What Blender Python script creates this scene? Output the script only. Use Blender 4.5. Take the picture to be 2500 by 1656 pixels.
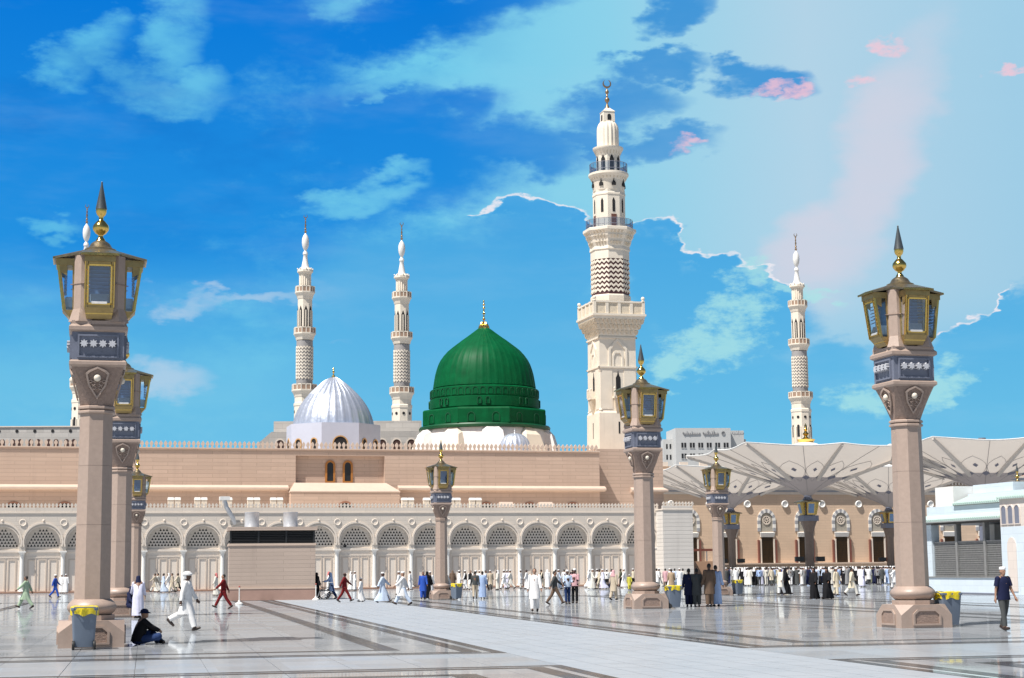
import bpy, bmesh, math, random
from mathutils import Vector, Matrix, Quaternion
random.seed(7)
for o in list(bpy.data.objects): bpy.data.objects.remove(o)
scene = bpy.context.scene
COL = scene.collection
R = math.radians
# ------------------------------------------------------------------ camera
FPX, CAMH = 4115.0, 1.65
PITCH, ROLL = math.atan((1387 - 828) / FPX), 0.0095
cam_data = bpy.data.cameras.new('camera'); cam = bpy.data.objects.new('camera', cam_data); COL.objects.link(cam)
cam_data.sensor_width = 36.0; cam_data.lens = FPX / 2500 * 36.0
cam_data.clip_start = 0.1; cam_data.clip_end = 6000
cam.matrix_world = Matrix.Translation((0, 0, CAMH)) @ (Matrix.Rotation(math.pi / 2 + PITCH, 4, 'X') @ Matrix.Rotation(-ROLL, 4, 'Z'))
scene.camera = cam
scene.render.resolution_x, scene.render.resolution_y = 1024, 678
EXPOSURE = 0.42
vs = scene.view_settings
vs.view_transform = 'Standard'; vs.look = 'None'; vs.exposure = EXPOSURE; vs.gamma = 1.0; vs.use_curve_mapping = False

_F = Vector((0, math.cos(PITCH), math.sin(PITCH))); _U = Vector((0, -math.sin(PITCH), math.cos(PITCH)))
def ray(px, py):
    a, b = px - 1250, -(py - 828)
    u = a * math.cos(ROLL) + b * math.sin(ROLL); v = -a * math.sin(ROLL) + b * math.cos(ROLL)
    d = _F * FPX + Vector((1, 0, 0)) * u + _U * v
    return d / d.y
def at(px, py, Y): return Vector((0, 0, CAMH)) + ray(px, py) * Y
def gpt(px, py):
    d = ray(px, py); return Vector((0, 0, CAMH)) + d * (-CAMH / d.z)
TH = R(15.0)                                   # the mosque stands turned by 15 degrees to the view
EX = Vector((math.cos(TH), math.sin(TH), 0)); EY = Vector((-math.sin(TH), math.cos(TH), 0))
def GP(a, b, z=0.0): return EX * a + EY * b + Vector((0, 0, z))
def s2l(c):
    c = c / 255.0
    return c / 12.92 if c <= 0.04045 else ((c + 0.055) / 1.055) ** 2.4
def lin(r, g, b): return (s2l(r), s2l(g), s2l(b), 1.0)

# ------------------------------------------------------------------ sun
SUN_EL = 60.0
_az = Vector((-0.74, -0.67)).normalized()
SUN_DIR = Vector((_az.x * math.cos(R(SUN_EL)), _az.y * math.cos(R(SUN_EL)), math.sin(R(SUN_EL))))
sl = bpy.data.lights.new('sun', 'SUN'); sl.energy = 5.0; sl.angle = R(0.5); sl.color = (1.0, 0.95, 0.88)
sun = bpy.data.objects.new('sun', sl); COL.objects.link(sun)
sun.rotation_euler = SUN_DIR.to_track_quat('Z', 'Y').to_euler(); sun.location = (-20, -20, 60)

# ------------------------------------------------------------------ node helper
class NT:
    def __init__(s, tree): s.t = tree; s.n = tree.nodes; s.l = tree.links
    def node(s, typ, **kw):
        n = s.n.new(typ)
        for k, v in kw.items(): setattr(n, k, v)
        return n
    def set(s, sock, v):
        if isinstance(v, bpy.types.NodeSocket): s.l.new(v, sock)
        elif v is not None: sock.default_value = v
    def m(s, op, a, b=None, c=None, clamp=False):
        n = s.node('ShaderNodeMath', operation=op, use_clamp=clamp)
        s.set(n.inputs[0], a); s.set(n.inputs[1], b); s.set(n.inputs[2], c)
        return n.outputs[0]
    def vm(s, op, a, b=None, scale=None):
        n = s.node('ShaderNodeVectorMath', operation=op)
        s.set(n.inputs[0], a); s.set(n.inputs[1], b)
        if scale is not None: s.set(n.inputs['Scale'], scale)
        return n.outputs['Value'] if op in ('LENGTH', 'DOT_PRODUCT') else n.outputs[0]
    def mix(s, f, a, b, blend='MIX'):
        n = s.node('ShaderNodeMix', data_type='RGBA', blend_type=blend)
        s.set(n.inputs[0], f); s.set(n.inputs[6], a); s.set(n.inputs[7], b)
        return n.outputs[2]
    def smooth(s, v, lo, hi, to0=0.0, to1=1.0):
        n = s.node('ShaderNodeMapRange', interpolation_type='SMOOTHSTEP')
        s.set(n.inputs[0], v); s.set(n.inputs[1], lo); s.set(n.inputs[2], hi); s.set(n.inputs[3], to0); s.set(n.inputs[4], to1)
        return n.outputs[0]
    def ramp(s, f, stops):
        n = s.node('ShaderNodeValToRGB'); cr = n.color_ramp
        cr.elements[0].position = stops[0][0]; cr.elements[0].color = stops[0][1]
        cr.elements[1].position = stops[-1][0]; cr.elements[1].color = stops[-1][1]
        for p, c in stops[1:-1]:
            e = cr.elements.new(p); e.color = c
        s.set(n.inputs[0], f); return n.outputs[0]
    def noise(s, vec, scale, detail=4, rough=0.55, dist=0.0):
        n = s.node('ShaderNodeTexNoise'); s.set(n.inputs['Vector'], vec)
        n.inputs['Scale'].default_value = scale; n.inputs['Detail'].default_value = detail
        n.inputs['Roughness'].default_value = rough; n.inputs['Distortion'].default_value = dist
        return n

# ------------------------------------------------------------------ world: daylight sky with cloud layers, laid out by direction
world = bpy.data.worlds.new('World'); scene.world = world; world.use_nodes = True
world.node_tree.nodes.clear()
w = NT(world.node_tree)
sky = w.node('ShaderNodeTexSky', sky_type='NISHITA'); sky.sun_disc = False
sky.sun_elevation = R(SUN_EL); sky.sun_rotation = math.atan2(SUN_DIR.x, SUN_DIR.y) % (2 * math.pi)
sky.altitude = 600; sky.air_density = 1.0; sky.dust_density = 0.6; sky.ozone_density = 2.0
tc = w.node('ShaderNodeTexCoord'); gen = tc.outputs['Generated']
sep = w.node('ShaderNodeSeparateXYZ'); w.set(sep.inputs[0], gen)
az = w.m('ARCTAN2', sep.outputs[0], sep.outputs[1])
el = w.m('ARCSINE', sep.outputs[2])
comb = w.node('ShaderNodeCombineXYZ'); w.set(comb.inputs[0], az); w.set(comb.inputs[1], el)
gst = w.vm('MULTIPLY', gen, (1.0, 1.0, 2.1))
def warp(sc, amp, det):
    n = w.noise(gst, sc, det, 0.6)
    v = w.vm('SUBTRACT', n.outputs['Color'], (0.5, 0.5, 0.5))
    v = w.vm('MULTIPLY', v, (1.0, 1.0, 0.0))
    return w.vm('SCALE', v, scale=amp)
P0 = w.vm('ADD', comb.outputs[0], warp(13, 0.050, 4))
P = w.vm('ADD', P0, warp(48, 0.022, 4))
fbm = w.m('SUBTRACT', w.noise(gst, 24, 6, 0.66).outputs['Fac'], 0.5)
fine = w.m('SUBTRACT', w.noise(gst, 70, 5, 0.68).outputs['Fac'], 0.5)
def dirpx(px, py):
    d = ray(px, py).normalized(); return math.atan2(d.x, d.y), math.asin(d.z)
_last = [None]
def blobs(lst, vec=None):
    """soft union of ellipses given in photo pixels; about 0 at their edge, 0.5 inside"""
    acc = None; base = w.vm('ADD', P if vec is None else vec, (0, 0, 1))
    for (px, py, rx, ry, rot) in lst:
        a, e = dirpx(px, py); rx, ry = rx / FPX, ry / FPX; c, s = math.cos(R(rot)), math.sin(R(rot))
        vv = base
        if _last[0] is not None: vv = w.vm('ADD', vv, w.m('MULTIPLY', _last[0], 1e-8))   # keeps the node graph evaluated in sequence
        d1 = w.vm('DOT_PRODUCT', vv, (c / rx, s / rx, -(a * c + e * s) / rx))
        d2 = w.vm('DOT_PRODUCT', vv, (-s / ry, c / ry, (a * s - e * c) / ry))
        q = w.m('MULTIPLY_ADD', d2, d2, w.m('MULTIPLY', d1, d1))
        acc = q if acc is None else w.m('SMOOTH_MIN', acc, q, 0.24)
        _last[0] = acc
    return w.m('MULTIPLY_ADD', acc, -0.5, 0.5)
t_h = w.m('DIVIDE', w.m('SUBTRACT', az, dirpx(0, 700)[0]), dirpx(2500, 700)[0] - dirpx(0, 700)[0], clamp=True)
t_v = w.m('DIVIDE', el, dirpx(1250, 0)[1], clamp=True)
light = w.ramp(t_h, [(0, lin(96, 192, 232)), (0.42, lin(116, 204, 235)), (0.60, lin(140, 209, 234)), (0.80, lin(178, 211, 231)), (1, lin(160, 205, 230))])
low = w.ramp(t_v, [(0, lin(120, 202, 234)), (0.28, lin(104, 190, 231)), (0.55, lin(128, 203, 233)), (1, lin(118, 202, 234))])
light = w.mix(w.smooth(t_v, 0.24, 0.50), low, light)
dark_l = w.ramp(t_v, [(0, lin(136, 208, 235)), (0.27, lin(122, 200, 232)), (0.41, lin(82, 176, 229)), (0.56, lin(36, 146, 225)), (1, lin(8, 121, 217))])
dark_r = w.ramp(t_v, [(0, lin(120, 198, 232)), (0.3, lin(90, 178, 228)), (0.6, lin(84, 160, 218)), (1, lin(66, 150, 216))])
dark = w.mix(w.smooth(t_h, 0.42, 0.66), dark_l, dark_r)
cum = w.ramp(t_v, [(0, lin(122, 200, 233)), (0.25, lin(104, 190, 231)), (0.5, lin(82, 174, 228)), (0.64, lin(66, 164, 226)), (1, lin(60, 160, 226))])
col = light
glow = blobs([(2140, 400, 120, 420, -24), (1980, 600, 150, 110, 0)], P0)
col = w.mix(w.m('MULTIPLY', w.smooth(glow, 0.0, 0.48), 0.60), col, lin(222, 212, 225))
D = blobs([(250, 450, 760, 460, 0), (120, 120, 420, 330, 0), (560, 90, 330, 190, 0), (1000, 40, 420, 85, 14), (940, 350, 330, 150, -4),
           (1250, 352, 175, 68, 0), (1130, 260, 80, 60, 0), (1660, 25, 82, 40, 20), (1590, 156, 105, 26, 4), (1770, 168, 70, 26, -6),
           (1850, 210, 120, 44, -12), (1500, 245, 130, 58, 8), (1610, 338, 130, 38, 2), (1440, 330, 60, 30, 0)])
Dm = w.smooth(w.m('ADD', D, w.m('MULTIPLY', fbm, 1.25)), -0.46, 0.36)
Hh = blobs([(140, 150, 70, 50, 10), (240, 105, 90, 52, 20), (410, 110, 62, 95, 0), (330, 195, 110, 42, -8), (400, 238, 160, 46, -4), (480, 215, 70, 60, 0),
            (430, 0, 70, 70, 0), (830, 15, 70, 32, 10), (1010, 192, 190, 24, 12), (1260, 110, 190, 60, 22), (860, 480, 160, 30, 14), (950, 440, 90, 34, 10), (150, 545, 60, 25, 0)])
Hm = w.smooth(w.m('ADD', Hh, w.m('MULTIPLY', fbm, 1.9)), -0.34, 0.78)
Dm = w.m('MULTIPLY', Dm, w.m('SUBTRACT', 1.0, w.m('MULTIPLY', Hm, 0.86)))
col = w.mix(Dm, col, dark)
wisp = blobs([(640, 722, 300, 24, 3), (860, 730, 110, 44, -22), (905, 770, 60, 60, -45), (470, 745, 90, 30, 10), (830, 842, 60, 10, 6), (380, 900, 160, 60, 0)])
wm = w.smooth(w.m('ADD', wisp, w.m('MULTIPLY', fbm, 0.8)), 0.0, 0.6)
col = w.mix(w.m('MULTIPLY', wm, 0.68), col, lin(190, 212, 232))
CUMS = [(1310, 640, 170, 168, 0), (1150, 720, 280, 205, 0), (960, 800, 330, 260, 10), (1230, 900, 600, 260, 0), (740, 1000, 150, 160, 0),
        (1600, 690, 115, 148, 0), (1720, 760, 170, 145, 0), (1860, 780, 160, 140, 0), (1880, 960, 430, 110, 0), (2050, 890, 120, 62, 0), (2420, 900, 150, 130, 0), (2500, 820, 90, 130, 0), (2260, 1060, 460, 100, 0)]
Cv = w.m('ADD', blobs(CUMS, w.vm('ADD', P0, warp(110, 0.006, 3))), w.m('MULTIPLY', fine, 0.08))
rsel = blobs([(1270, 480, 170, 60, -6), (1420, 560, 60, 70, 0), (1600, 550, 90, 40, 0), (1750, 620, 190, 60, -14), (2400, 800, 130, 150, 40), (880, 700, 40, 70, 0), (1940, 660, 90, 60, 0)], P0)
rsel = w.smooth(w.m('ADD', rsel, w.m('MULTIPLY', fine, 1.4)), 0.05, 0.35)
soft = w.smooth(w.m('ADD', Cv, w.m('MULTIPLY', fbm, 0.5)), -0.12, 0.30)
hard = w.smooth(Cv, 0.0, 0.05)
Cm = w.m('ADD', w.m('MULTIPLY', hard, rsel), w.m('MULTIPLY', soft, w.m('SUBTRACT', 1.0, rsel)))
vfade = w.smooth(t_v, 0.30, 0.50)
inframe = w.m('MULTIPLY', w.smooth(az, dirpx(500, 700)[0], dirpx(900, 700)[0]), 1.0)
Cm = w.m('MULTIPLY', Cm, inframe)
col = w.mix(Cm, col, cum)
mint = blobs([(1800, 750, 150, 85, 30), (1730, 860, 180, 70, 10), (1860, 640, 60, 32, 0), (1950, 680, 80, 24, -20), (1650, 905, 90, 40, 8), (2010, 710, 60, 16, -12), (2300, 930, 110, 50, 40), (2120, 960, 120, 60, 0)])
mm = w.smooth(w.m('ADD', mint, w.m('MULTIPLY', fine, 1.3)), 0.05, 0.55)
col = w.mix(w.m('MULTIPLY', mm, 0.75), col, lin(172, 228, 230))
rim = w.m('MULTIPLY', w.smooth(Cv, -0.035, 0.0), w.smooth(Cv, 0.008, 0.032, 1.0, 0.0))
rim = w.m('MULTIPLY', rim, rsel)
col = w.mix(w.m('MULTIPLY', rim, w.smooth(fine, -0.16, 0.10, 0.25, 0.95)), col, lin(238, 234, 242))
mass = w.noise(w.vm('MULTIPLY', gen, (1.0, 1.0, 2.4)), 9.0, 5, 0.58).outputs['Fac']
col = w.mix(w.m('MULTIPLY', w.smooth(mass, 0.48, 0.66, 0.0, 0.42), w.m('MULTIPLY', w.smooth(t_v, 0.42, 0.75), w.smooth(t_h, 0.30, 0.58, 1.0, 0.0))), col, lin(20, 118, 206))
haze_n = w.noise(w.vm('MULTIPLY', gen, (1.0, 1.0, 4.0)), 7.0, 5, 0.6).outputs['Fac']
col = w.mix(w.smooth(haze_n, 0.45, 0.78, 0.0, 0.15), col, lin(168, 214, 236))
pink = blobs([(1920, 252, 66, 16, 18), (1690, 346, 50, 16, 8), (2132, 196, 44, 22, 10), (2160, 92, 44, 16, 0), (2455, 166, 44, 9, 0), (1860, 240, 60, 14, 0), (1960, 225, 24, 18, 0)])
pm = w.smooth(w.m('ADD', pink, w.m('MULTIPLY', fine, 2.0)), -0.2, 0.75)
col = w.mix(w.m('MULTIPLY', pm, 0.72), col, lin(252, 200, 212))
col = w.vm('SCALE', col, scale=1.0 / 2 ** EXPOSURE)
nish = w.vm('SCALE', sky.outputs[0], scale=0.05)
keep = w.m('MULTIPLY', w.smooth(el, R(20), R(34), 1.0, 0.0), w.smooth(w.m('ABSOLUTE', az), R(20), R(36), 1.0, 0.0))
bg0 = w.node('ShaderNodeBackground'); w.set(bg0.inputs[0], nish)
bg1 = w.node('ShaderNodeBackground'); w.set(bg1.inputs[0], col)
bg = w.node('ShaderNodeMixShader'); w.set(bg.inputs[0], keep); w.l.new(bg0.outputs[0], bg.inputs[1]); w.l.new(bg1.outputs[0], bg.inputs[2])
world.cycles.sampling_method = 'NONE'      # an even sky needs no importance map
scene.cycles.max_bounces = 5; scene.cycles.diffuse_bounces = 3; scene.cycles.glossy_bounces = 3
out = w.node('ShaderNodeOutputWorld'); w.l.new(bg.outputs[0], out.inputs[0])

# ------------------------------------------------------------------ materials
MATS = {}
def mat(name, col, rough=0.6, metal=0.0, var=0.08, scale=2.0, bump=0.0, bscale=30.0, spec=0.5, streak=0.0, rvar=0.0):
    """plain surface colour with procedural mottling, optional grain relief and rain streaks"""
    m = bpy.data.materials.new(name); m.use_nodes = True; m.node_tree.nodes.clear(); t = NT(m.node_tree); MATS[name] = m
    bs = t.node('ShaderNodeBsdfPrincipled'); o = t.node('ShaderNodeOutputMaterial'); t.l.new(bs.outputs[0], o.inputs[0])
    tcn = t.node('ShaderNodeTexCoord').outputs['Object']
    n = t.noise(tcn, scale, 3, 0.6)
    c = t.mix(n.outputs['Fac'], tuple(max(0, v * (1 - var * 1.6)) for v in col[:3]) + (1,), tuple(min(1, v * (1 + var * 1.6)) for v in col[:3]) + (1,))
    if streak:
        mp = t.node('ShaderNodeMapping'); t.set(mp.inputs[0], tcn); mp.inputs['Scale'].default_value = (1.6, 1.6, 0.10)
        sn = t.noise(mp.outputs[0], 1.4, 3, 0.65)
        c = t.mix(t.smooth(sn.outputs['Fac'], 0.52, 0.75, 0.0, streak), c, tuple(v * 0.62 for v in col[:3]) + (1,))
    t.set(bs.inputs['Base Color'], c); bs.inputs['Metallic'].default_value = metal
    bs.inputs['Specular IOR Level'].default_value = spec
    if rvar: t.set(bs.inputs['Roughness'], t.smooth(t.noise(tcn, scale * 2.3, 4).outputs['Fac'], 0.3, 0.7, max(0.02, rough - rvar), rough + rvar))
    else: bs.inputs['Roughness'].default_value = rough
    if bump:
        b = t.node('ShaderNodeBump'); b.inputs['Strength'].default_value = bump; b.inputs['Distance'].default_value = 0.02
        t.set(b.inputs['Height'], t.noise(tcn, bscale, 4).outputs['Fac']); t.l.new(b.outputs[0], bs.inputs['Normal'])
    return m
def course_mat(name, col, bw, bh, mortar, dark=0.72, rough=0.75, var=0.10, streak=0.24):
    """ashlar: stone courses too fine to pick apart at this distance, with tone changing from stone to stone"""
    m = bpy.data.materials.new(name); m.use_nodes = True; m.node_tree.nodes.clear(); t = NT(m.node_tree); MATS[name] = m
    bs = t.node('ShaderNodeBsdfPrincipled'); o = t.node('ShaderNodeOutputMaterial'); t.l.new(bs.outputs[0], o.inputs[0])
    tcn = t.node('ShaderNodeTexCoord').outputs['Object']
    sp = t.node('ShaderNodeSeparateXYZ'); t.set(sp.inputs[0], tcn)
    cb = t.node('ShaderNodeCombineXYZ'); t.set(cb.inputs[0], t.m('ADD', sp.outputs[0], sp.outputs[1])); t.set(cb.inputs[1], sp.outputs[2])
    br = t.node('ShaderNodeTexBrick'); t.set(br.inputs['Vector'], cb.outputs[0])
    br.inputs['Scale'].default_value = 1.0; br.inputs['Brick Width'].default_value = bw; br.inputs['Row Height'].default_value = bh
    br.inputs['Mortar Size'].default_value = mortar; br.inputs['Mortar Smooth'].default_value = 0.3; br.inputs['Bias'].default_value = 0.0
    c1 = tuple(v * (1 - var) for v in col[:3]) + (1,); c2 = tuple(min(1, v * (1 + var)) for v in col[:3]) + (1,)
    br.inputs['Color1'].default_value = c1; br.inputs['Color2'].default_value = c2
    br.inputs['Mortar'].default_value = tuple(v * dark for v in col[:3]) + (1,)
    n = t.noise(tcn, 0.35, 4, 0.6)
    c = t.mix(t.smooth(n.outputs['Fac'], 0.3, 0.75, 0.0, 0.5), br.outputs['Color'], tuple(v * 0.88 for v in col[:3]) + (1,))
    mp = t.node('ShaderNodeMapping'); t.set(mp.inputs[0], tcn); mp.inputs['Scale'].default_value = (1.0, 1.0, 0.07)
    sn = t.noise(mp.outputs[0], 1.2, 4, 0.65)
    c = t.mix(t.smooth(sn.outputs['Fac'], 0.5, 0.78, 0.0, streak), c, tuple(v * 0.6 for v in col[:3]) + (1,))
    t.set(bs.inputs['Base Color'], c); bs.inputs['Roughness'].default_value = rough; bs.inputs['Specular IOR Level'].default_value = 0.3
    b = t.node('ShaderNodeBump'); b.inputs['Strength'].default_value = 0.35; b.inputs['Distance'].default_value = 0.03
    t.set(b.inputs['Height'], br.outputs['Fac']); b.invert = True; t.l.new(b.outputs[0], bs.inputs['Normal'])
    return m
def glass_mat(name, col, mixf=0.45, rough=0.03):
    m = bpy.data.materials.new(name); m.use_nodes = True; m.node_tree.nodes.clear(); t = NT(m.node_tree); MATS[name] = m
    tr = t.node('ShaderNodeBsdfTransparent'); tr.inputs[0].default_value = col
    gl = t.node('ShaderNodeBsdfGlossy'); gl.inputs['Roughness'].default_value = rough; gl.inputs[0].default_value = (0.9, 0.95, 1, 1)
    fr = t.node('ShaderNodeFresnel'); fr.inputs[0].default_value = 1.5
    mx = t.node('ShaderNodeMixShader'); t.set(mx.inputs[0], t.m('ADD', fr.outputs[0], mixf * 0.3, clamp=True)); t.l.new(tr.outputs[0], mx.inputs[1]); t.l.new(gl.outputs[0], mx.inputs[2])
    o = t.node('ShaderNodeOutputMaterial'); t.l.new(mx.outputs[0], o.inputs[0])
    return m

# ------------------------------------------------------------------ mesh helper
class MB:
    def __init__(s): s.v = []; s.f = []
    def add(s, vs, fs):
        k = len(s.v); s.v += [tuple(p) for p in vs]; s.f += [tuple(i + k for i in f) for f in fs]; return s
    def box(s, x0, x1, y0, y1, z0, z1):
        return s.add([(x0, y0, z0), (x1, y0, z0), (x1, y1, z0), (x0, y1, z0), (x0, y0, z1), (x1, y0, z1), (x1, y1, z1), (x0, y1, z1)],
                     [(0, 3, 2, 1), (4, 5, 6, 7), (0, 1, 5, 4), (1, 2, 6, 5), (2, 3, 7, 6), (3, 0, 4, 7)])
    def hexa(s, bot, top):   # any box from two quads
        return s.add(list(bot) + list(top), [(0, 3, 2, 1), (4, 5, 6, 7), (0, 1, 5, 4), (1, 2, 6, 5), (2, 3, 7, 6), (3, 0, 4, 7)])
    def loft(s, rings, cap0=True, cap1=True, closed=True):
        k = len(s.v); n = len(rings[0])
        for r in rings: s.v += [tuple(p) for p in r]
        for i in range(len(rings) - 1):
            for j in range(n if closed else n - 1):
                a = k + i * n + j; b = k + i * n + (j + 1) % n
                s.f.append((a, b, b + n, a + n))
        if cap0 and closed: s.f.append(tuple(k + j for j in reversed(range(n))))
        if cap1 and closed: s.f.append(tuple(k + (len(rings) - 1) * n + j for j in range(n)))
        return s
    def lathe(s, prof, n=24, ph=0.0, cx=0.0, cy=0.0, cap0=True, cap1=True):
        rings = [[(cx + max(r, 1e-4) * math.cos(ph + 2 * math.pi * j / n), cy + max(r, 1e-4) * math.sin(ph + 2 * math.pi * j / n), z) for j in range(n)] for r, z in prof]
        return s.loft(rings, cap0, cap1)
    def prism_y(s, poly, y0, y1):     # polygon in (x, z), thickness along y
        n = len(poly); k = len(s.v)
        s.v += [(x, y0, z) for x, z in poly] + [(x, y1, z) for x, z in poly]
        s.f.append(tuple(k + i for i in range(n))); s.f.append(tuple(k + n + i for i in reversed(range(n))))
        for i in range(n):
            j = (i + 1) % n; s.f.append((k + i, k + n + i, k + n + j, k + j))
        return s
    def prism_z(s, poly, z0, z1):
        return s.loft([[(x, y, z0) for x, y in poly], [(x, y, z1) for x, y in poly]])
    def strip_y(s, outer, inner, y0, y1, closed=True):   # frame between two outlines in (x, z)
        n = len(outer); k = len(s.v)
        s.v += [(x, y0, z) for x, z in outer] + [(x, y0, z) for x, z in inner] + [(x, y1, z) for x, z in outer] + [(x, y1, z) for x, z in inner]
        for i in range(n if closed else n - 1):
            j = (i + 1) % n
            s.f += [(k + i, k + j, k + n + j, k + n + i), (k + 2 * n + i, k + 3 * n + i, k + 3 * n + j, k + 2 * n + j),
                    (k + i, k + 2 * n + i, k + 2 * n + j, k + j), (k + n + i, k + n + j, k + 3 * n + j, k + 3 * n + i)]
        if not closed:
            for i in (0, n - 1): s.f.append((k + i, k + n + i, k + 3 * n + i, k + 2 * n + i))
        return s
    def tube(s, pts, rad, n=8, cap=True):
        pts = [Vector(p) for p in pts]; rings = []
        rads = rad if isinstance(rad, (list, tuple)) else [rad] * len(pts)
        for i, p in enumerate(pts):
            d = (pts[min(i + 1, len(pts) - 1)] - pts[max(i - 1, 0)]).normalized()
            u = d.cross(Vector((0, 0, 1)))
            if u.length < 0.05: u = d.cross(Vector((1, 0, 0)))
            u.normalize(); v = u.cross(d)
            rings.append([p + (u * math.cos(2 * math.pi * j / n) + v * math.sin(2 * math.pi * j / n)) * rads[i] for j in range(n)])
        return s.loft(rings, cap, cap)
    def ball(s, c, r, n=12, m=8):
        rx, ry, rz = (r, r, r) if not isinstance(r, (tuple, list)) else r
        rings = []
        for i in range(m + 1):
            t = -math.pi / 2 + math.pi * i / m; q = max(math.cos(t), 1e-3)
            rings.append([(c[0] + rx * q * math.cos(2 * math.pi * j / n), c[1] + ry * q * math.sin(2 * math.pi * j / n), c[2] + rz * math.sin(t)) for j in range(n)])
        return s.loft(rings)
    def hull(s, pts):
        bm = bmesh.new(); vs = [bm.verts.new(p) for p in pts]
        bmesh.ops.convex_hull(bm, input=vs); bm.verts.ensure_lookup_table()
        keep = [v for v in bm.verts if v.link_faces]; ix = {v: i for i, v in enumerate(keep)}
        s.add([tuple(v.co) for v in keep], [tuple(ix[v] for v in f.verts) for f in bm.faces]); bm.free(); return s
    def xf(s, M):
        s.v = [tuple(M @ Vector(p)) for p in s.v]; return s
    def merge(s, o): return s.add(o.v, o.f)
    def mesh(s, name, mt=None, smooth=0.0):
        me = bpy.data.meshes.new(name); me.from_pydata(s.v, [], s.f); me.validate()
        bm = bmesh.new(); bm.from_mesh(me); bmesh.ops.recalc_face_normals(bm, faces=bm.faces); bm.to_mesh(me); bm.free()
        if mt: me.materials.append(mt)
        if smooth:
            me.polygons.foreach_set('use_smooth', [True] * len(me.polygons)); me.set_sharp_from_angle(angle=R(smooth))
        me.update(); return me
    def build(s, name, mt, parent=None, smooth=0.0, loc=None, rz=None):
        return obj(name, s.mesh(name, mt, smooth), parent, loc, rz)
def obj(name, me, parent=None, loc=None, rz=None):
    o = bpy.data.objects.new(name, me); COL.objects.link(o)
    if parent is not None: o.parent = parent
    if loc is not None: o.location = loc
    if rz is not None: o.rotation_euler = (0, 0, rz)
    return o
def tag(o, label, cat, group=None):
    o['label'] = label; o['category'] = cat
    if group: o['group'] = group
    return o
def thing(name, label, cat, loc=(0, 0, 0), rz=0.0, group=None):
    o = obj(name, None, None, loc, rz); o.empty_display_size = 0.3
    return tag(o, label, cat, group)
def struct(o): o['kind'] = 'structure'; return o
def stuff(o): o['kind'] = 'stuff'; return o
def copy_tree(src, parent=None):
    c = src.copy(); COL.objects.link(c); c.parent = parent
    for ch in src.children: copy_tree(ch, c)
    return c
def arc(cx, cz, r, a0, a1, n): return [(cx + r * math.cos(R(a0 + (a1 - a0) * i / n)), cz + r * math.sin(R(a0 + (a1 - a0) * i / n))) for i in range(n + 1)]
def archpoly(cx, z0, zs, hw, n=10, rise=None):   # door/window outline: straight sides to zs, then a round or pointed head
    rise = hw if rise is None else rise
    pts = [(cx + hw, z0), (cx + hw, zs)]
    for i in range(1, n):
        t = math.pi * i / n; pts.append((cx + hw * math.cos(t), zs + rise * math.sin(t)))
    return pts + [(cx - hw, zs), (cx - hw, z0)]
# ------------------------------------------------------------------ palette
PINK = course_mat('pink_ashlar', (0.555, 0.41, 0.322), 2.6, 0.34, 0.03, 0.80, var=0.065)
BEIGE = course_mat('beige_ashlar', (0.68, 0.51, 0.375), 3.4, 0.42, 0.03, 0.88, var=0.04)
FAC = course_mat('cream_ashlar', (0.67, 0.60, 0.525), 2.2, 0.36, 0.022, 0.86, var=0.03)
ANX = course_mat('white_block_courses', (0.68, 0.635, 0.585), 30.0, 0.34, 0.045, 0.80, var=0.03)
KSK = course_mat('kiosk_cladding', (0.50, 0.40, 0.335), 3.0, 0.22, 0.02, 0.82, var=0.05)
KSK2 = mat('kiosk_skirt_stone', (0.40, 0.255, 0.205), 0.5, var=0.08)
TRIM = mat('cream_trim', (0.74, 0.65, 0.56), 0.65, var=0.06, scale=1.5, streak=0.10)
PTRIM = mat('pink_trim', (0.60, 0.47, 0.38), 0.65, var=0.06, scale=1.5, streak=0.10)
DOORM = mat('door_panel_paint', (0.76, 0.67, 0.58), 0.5, var=0.04)
WMARB = mat('white_marble', (0.80, 0.78, 0.74), 0.30, var=0.05, scale=2.5)
GRAN = mat('rose_granite', (0.395, 0.30, 0.247), 0.42, var=0.10, scale=9, bump=0.10, bscale=120, streak=0.12)
GRAND = mat('carved_granite', (0.29, 0.205, 0.165), 0.62, var=0.22, scale=14, bump=0.9, bscale=26)
SLATE = mat('grey_blue_stone', (0.165, 0.18, 0.235), 0.5, var=0.12, scale=5, bump=0.1, bscale=60)
STARM = mat('sunlit_star_stone', (0.52, 0.525, 0.56), 0.5, var=0.08)  # sunlit look of the block's own grey stone, put into a paler colour
GOLD = mat('polished_gold', (0.86, 0.58, 0.16), 0.16, metal=1.0, var=0.10, scale=6, rvar=0.08)
BRONZE = mat('aged_gilt_bronze', (0.52, 0.37, 0.13), 0.26, metal=1.0, var=0.25, scale=5, rvar=0.1)
DKBR = mat('dark_bronze', (0.38, 0.28, 0.12), 0.38, metal=0.7, var=0.25, scale=5, rvar=0.1)
ROOFB = mat('lantern_roof_bronze', (0.30, 0.245, 0.16), 0.36, metal=0.85, var=0.22, scale=4, rvar=0.1)
CONE = mat('dark_finial_metal', (0.20, 0.21, 0.20), 0.35, metal=0.8, var=0.15, scale=4)
GLASS = glass_mat('lantern_glass', (0.70, 0.86, 1.0, 1), .35)
LOUV = mat('sky_tinted_reflector', (0.16, 0.27, 0.45), 0.35, metal=0.3, var=0.2, scale=7)  # blue put into the colour for sky mirrored in the panes
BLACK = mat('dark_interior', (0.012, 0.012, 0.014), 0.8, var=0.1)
GRILL = mat('black_vent_grille', (0.02, 0.02, 0.022), 0.35, var=0.1)
STEEL = mat('galvanised_steel', (0.60, 0.61, 0.63), 0.38, metal=0.35, var=0.12, scale=6, rvar=0.08)
WPAINT = mat('white_paint', (0.78, 0.77, 0.74), 0.55, var=0.05, streak=0.12)
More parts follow.
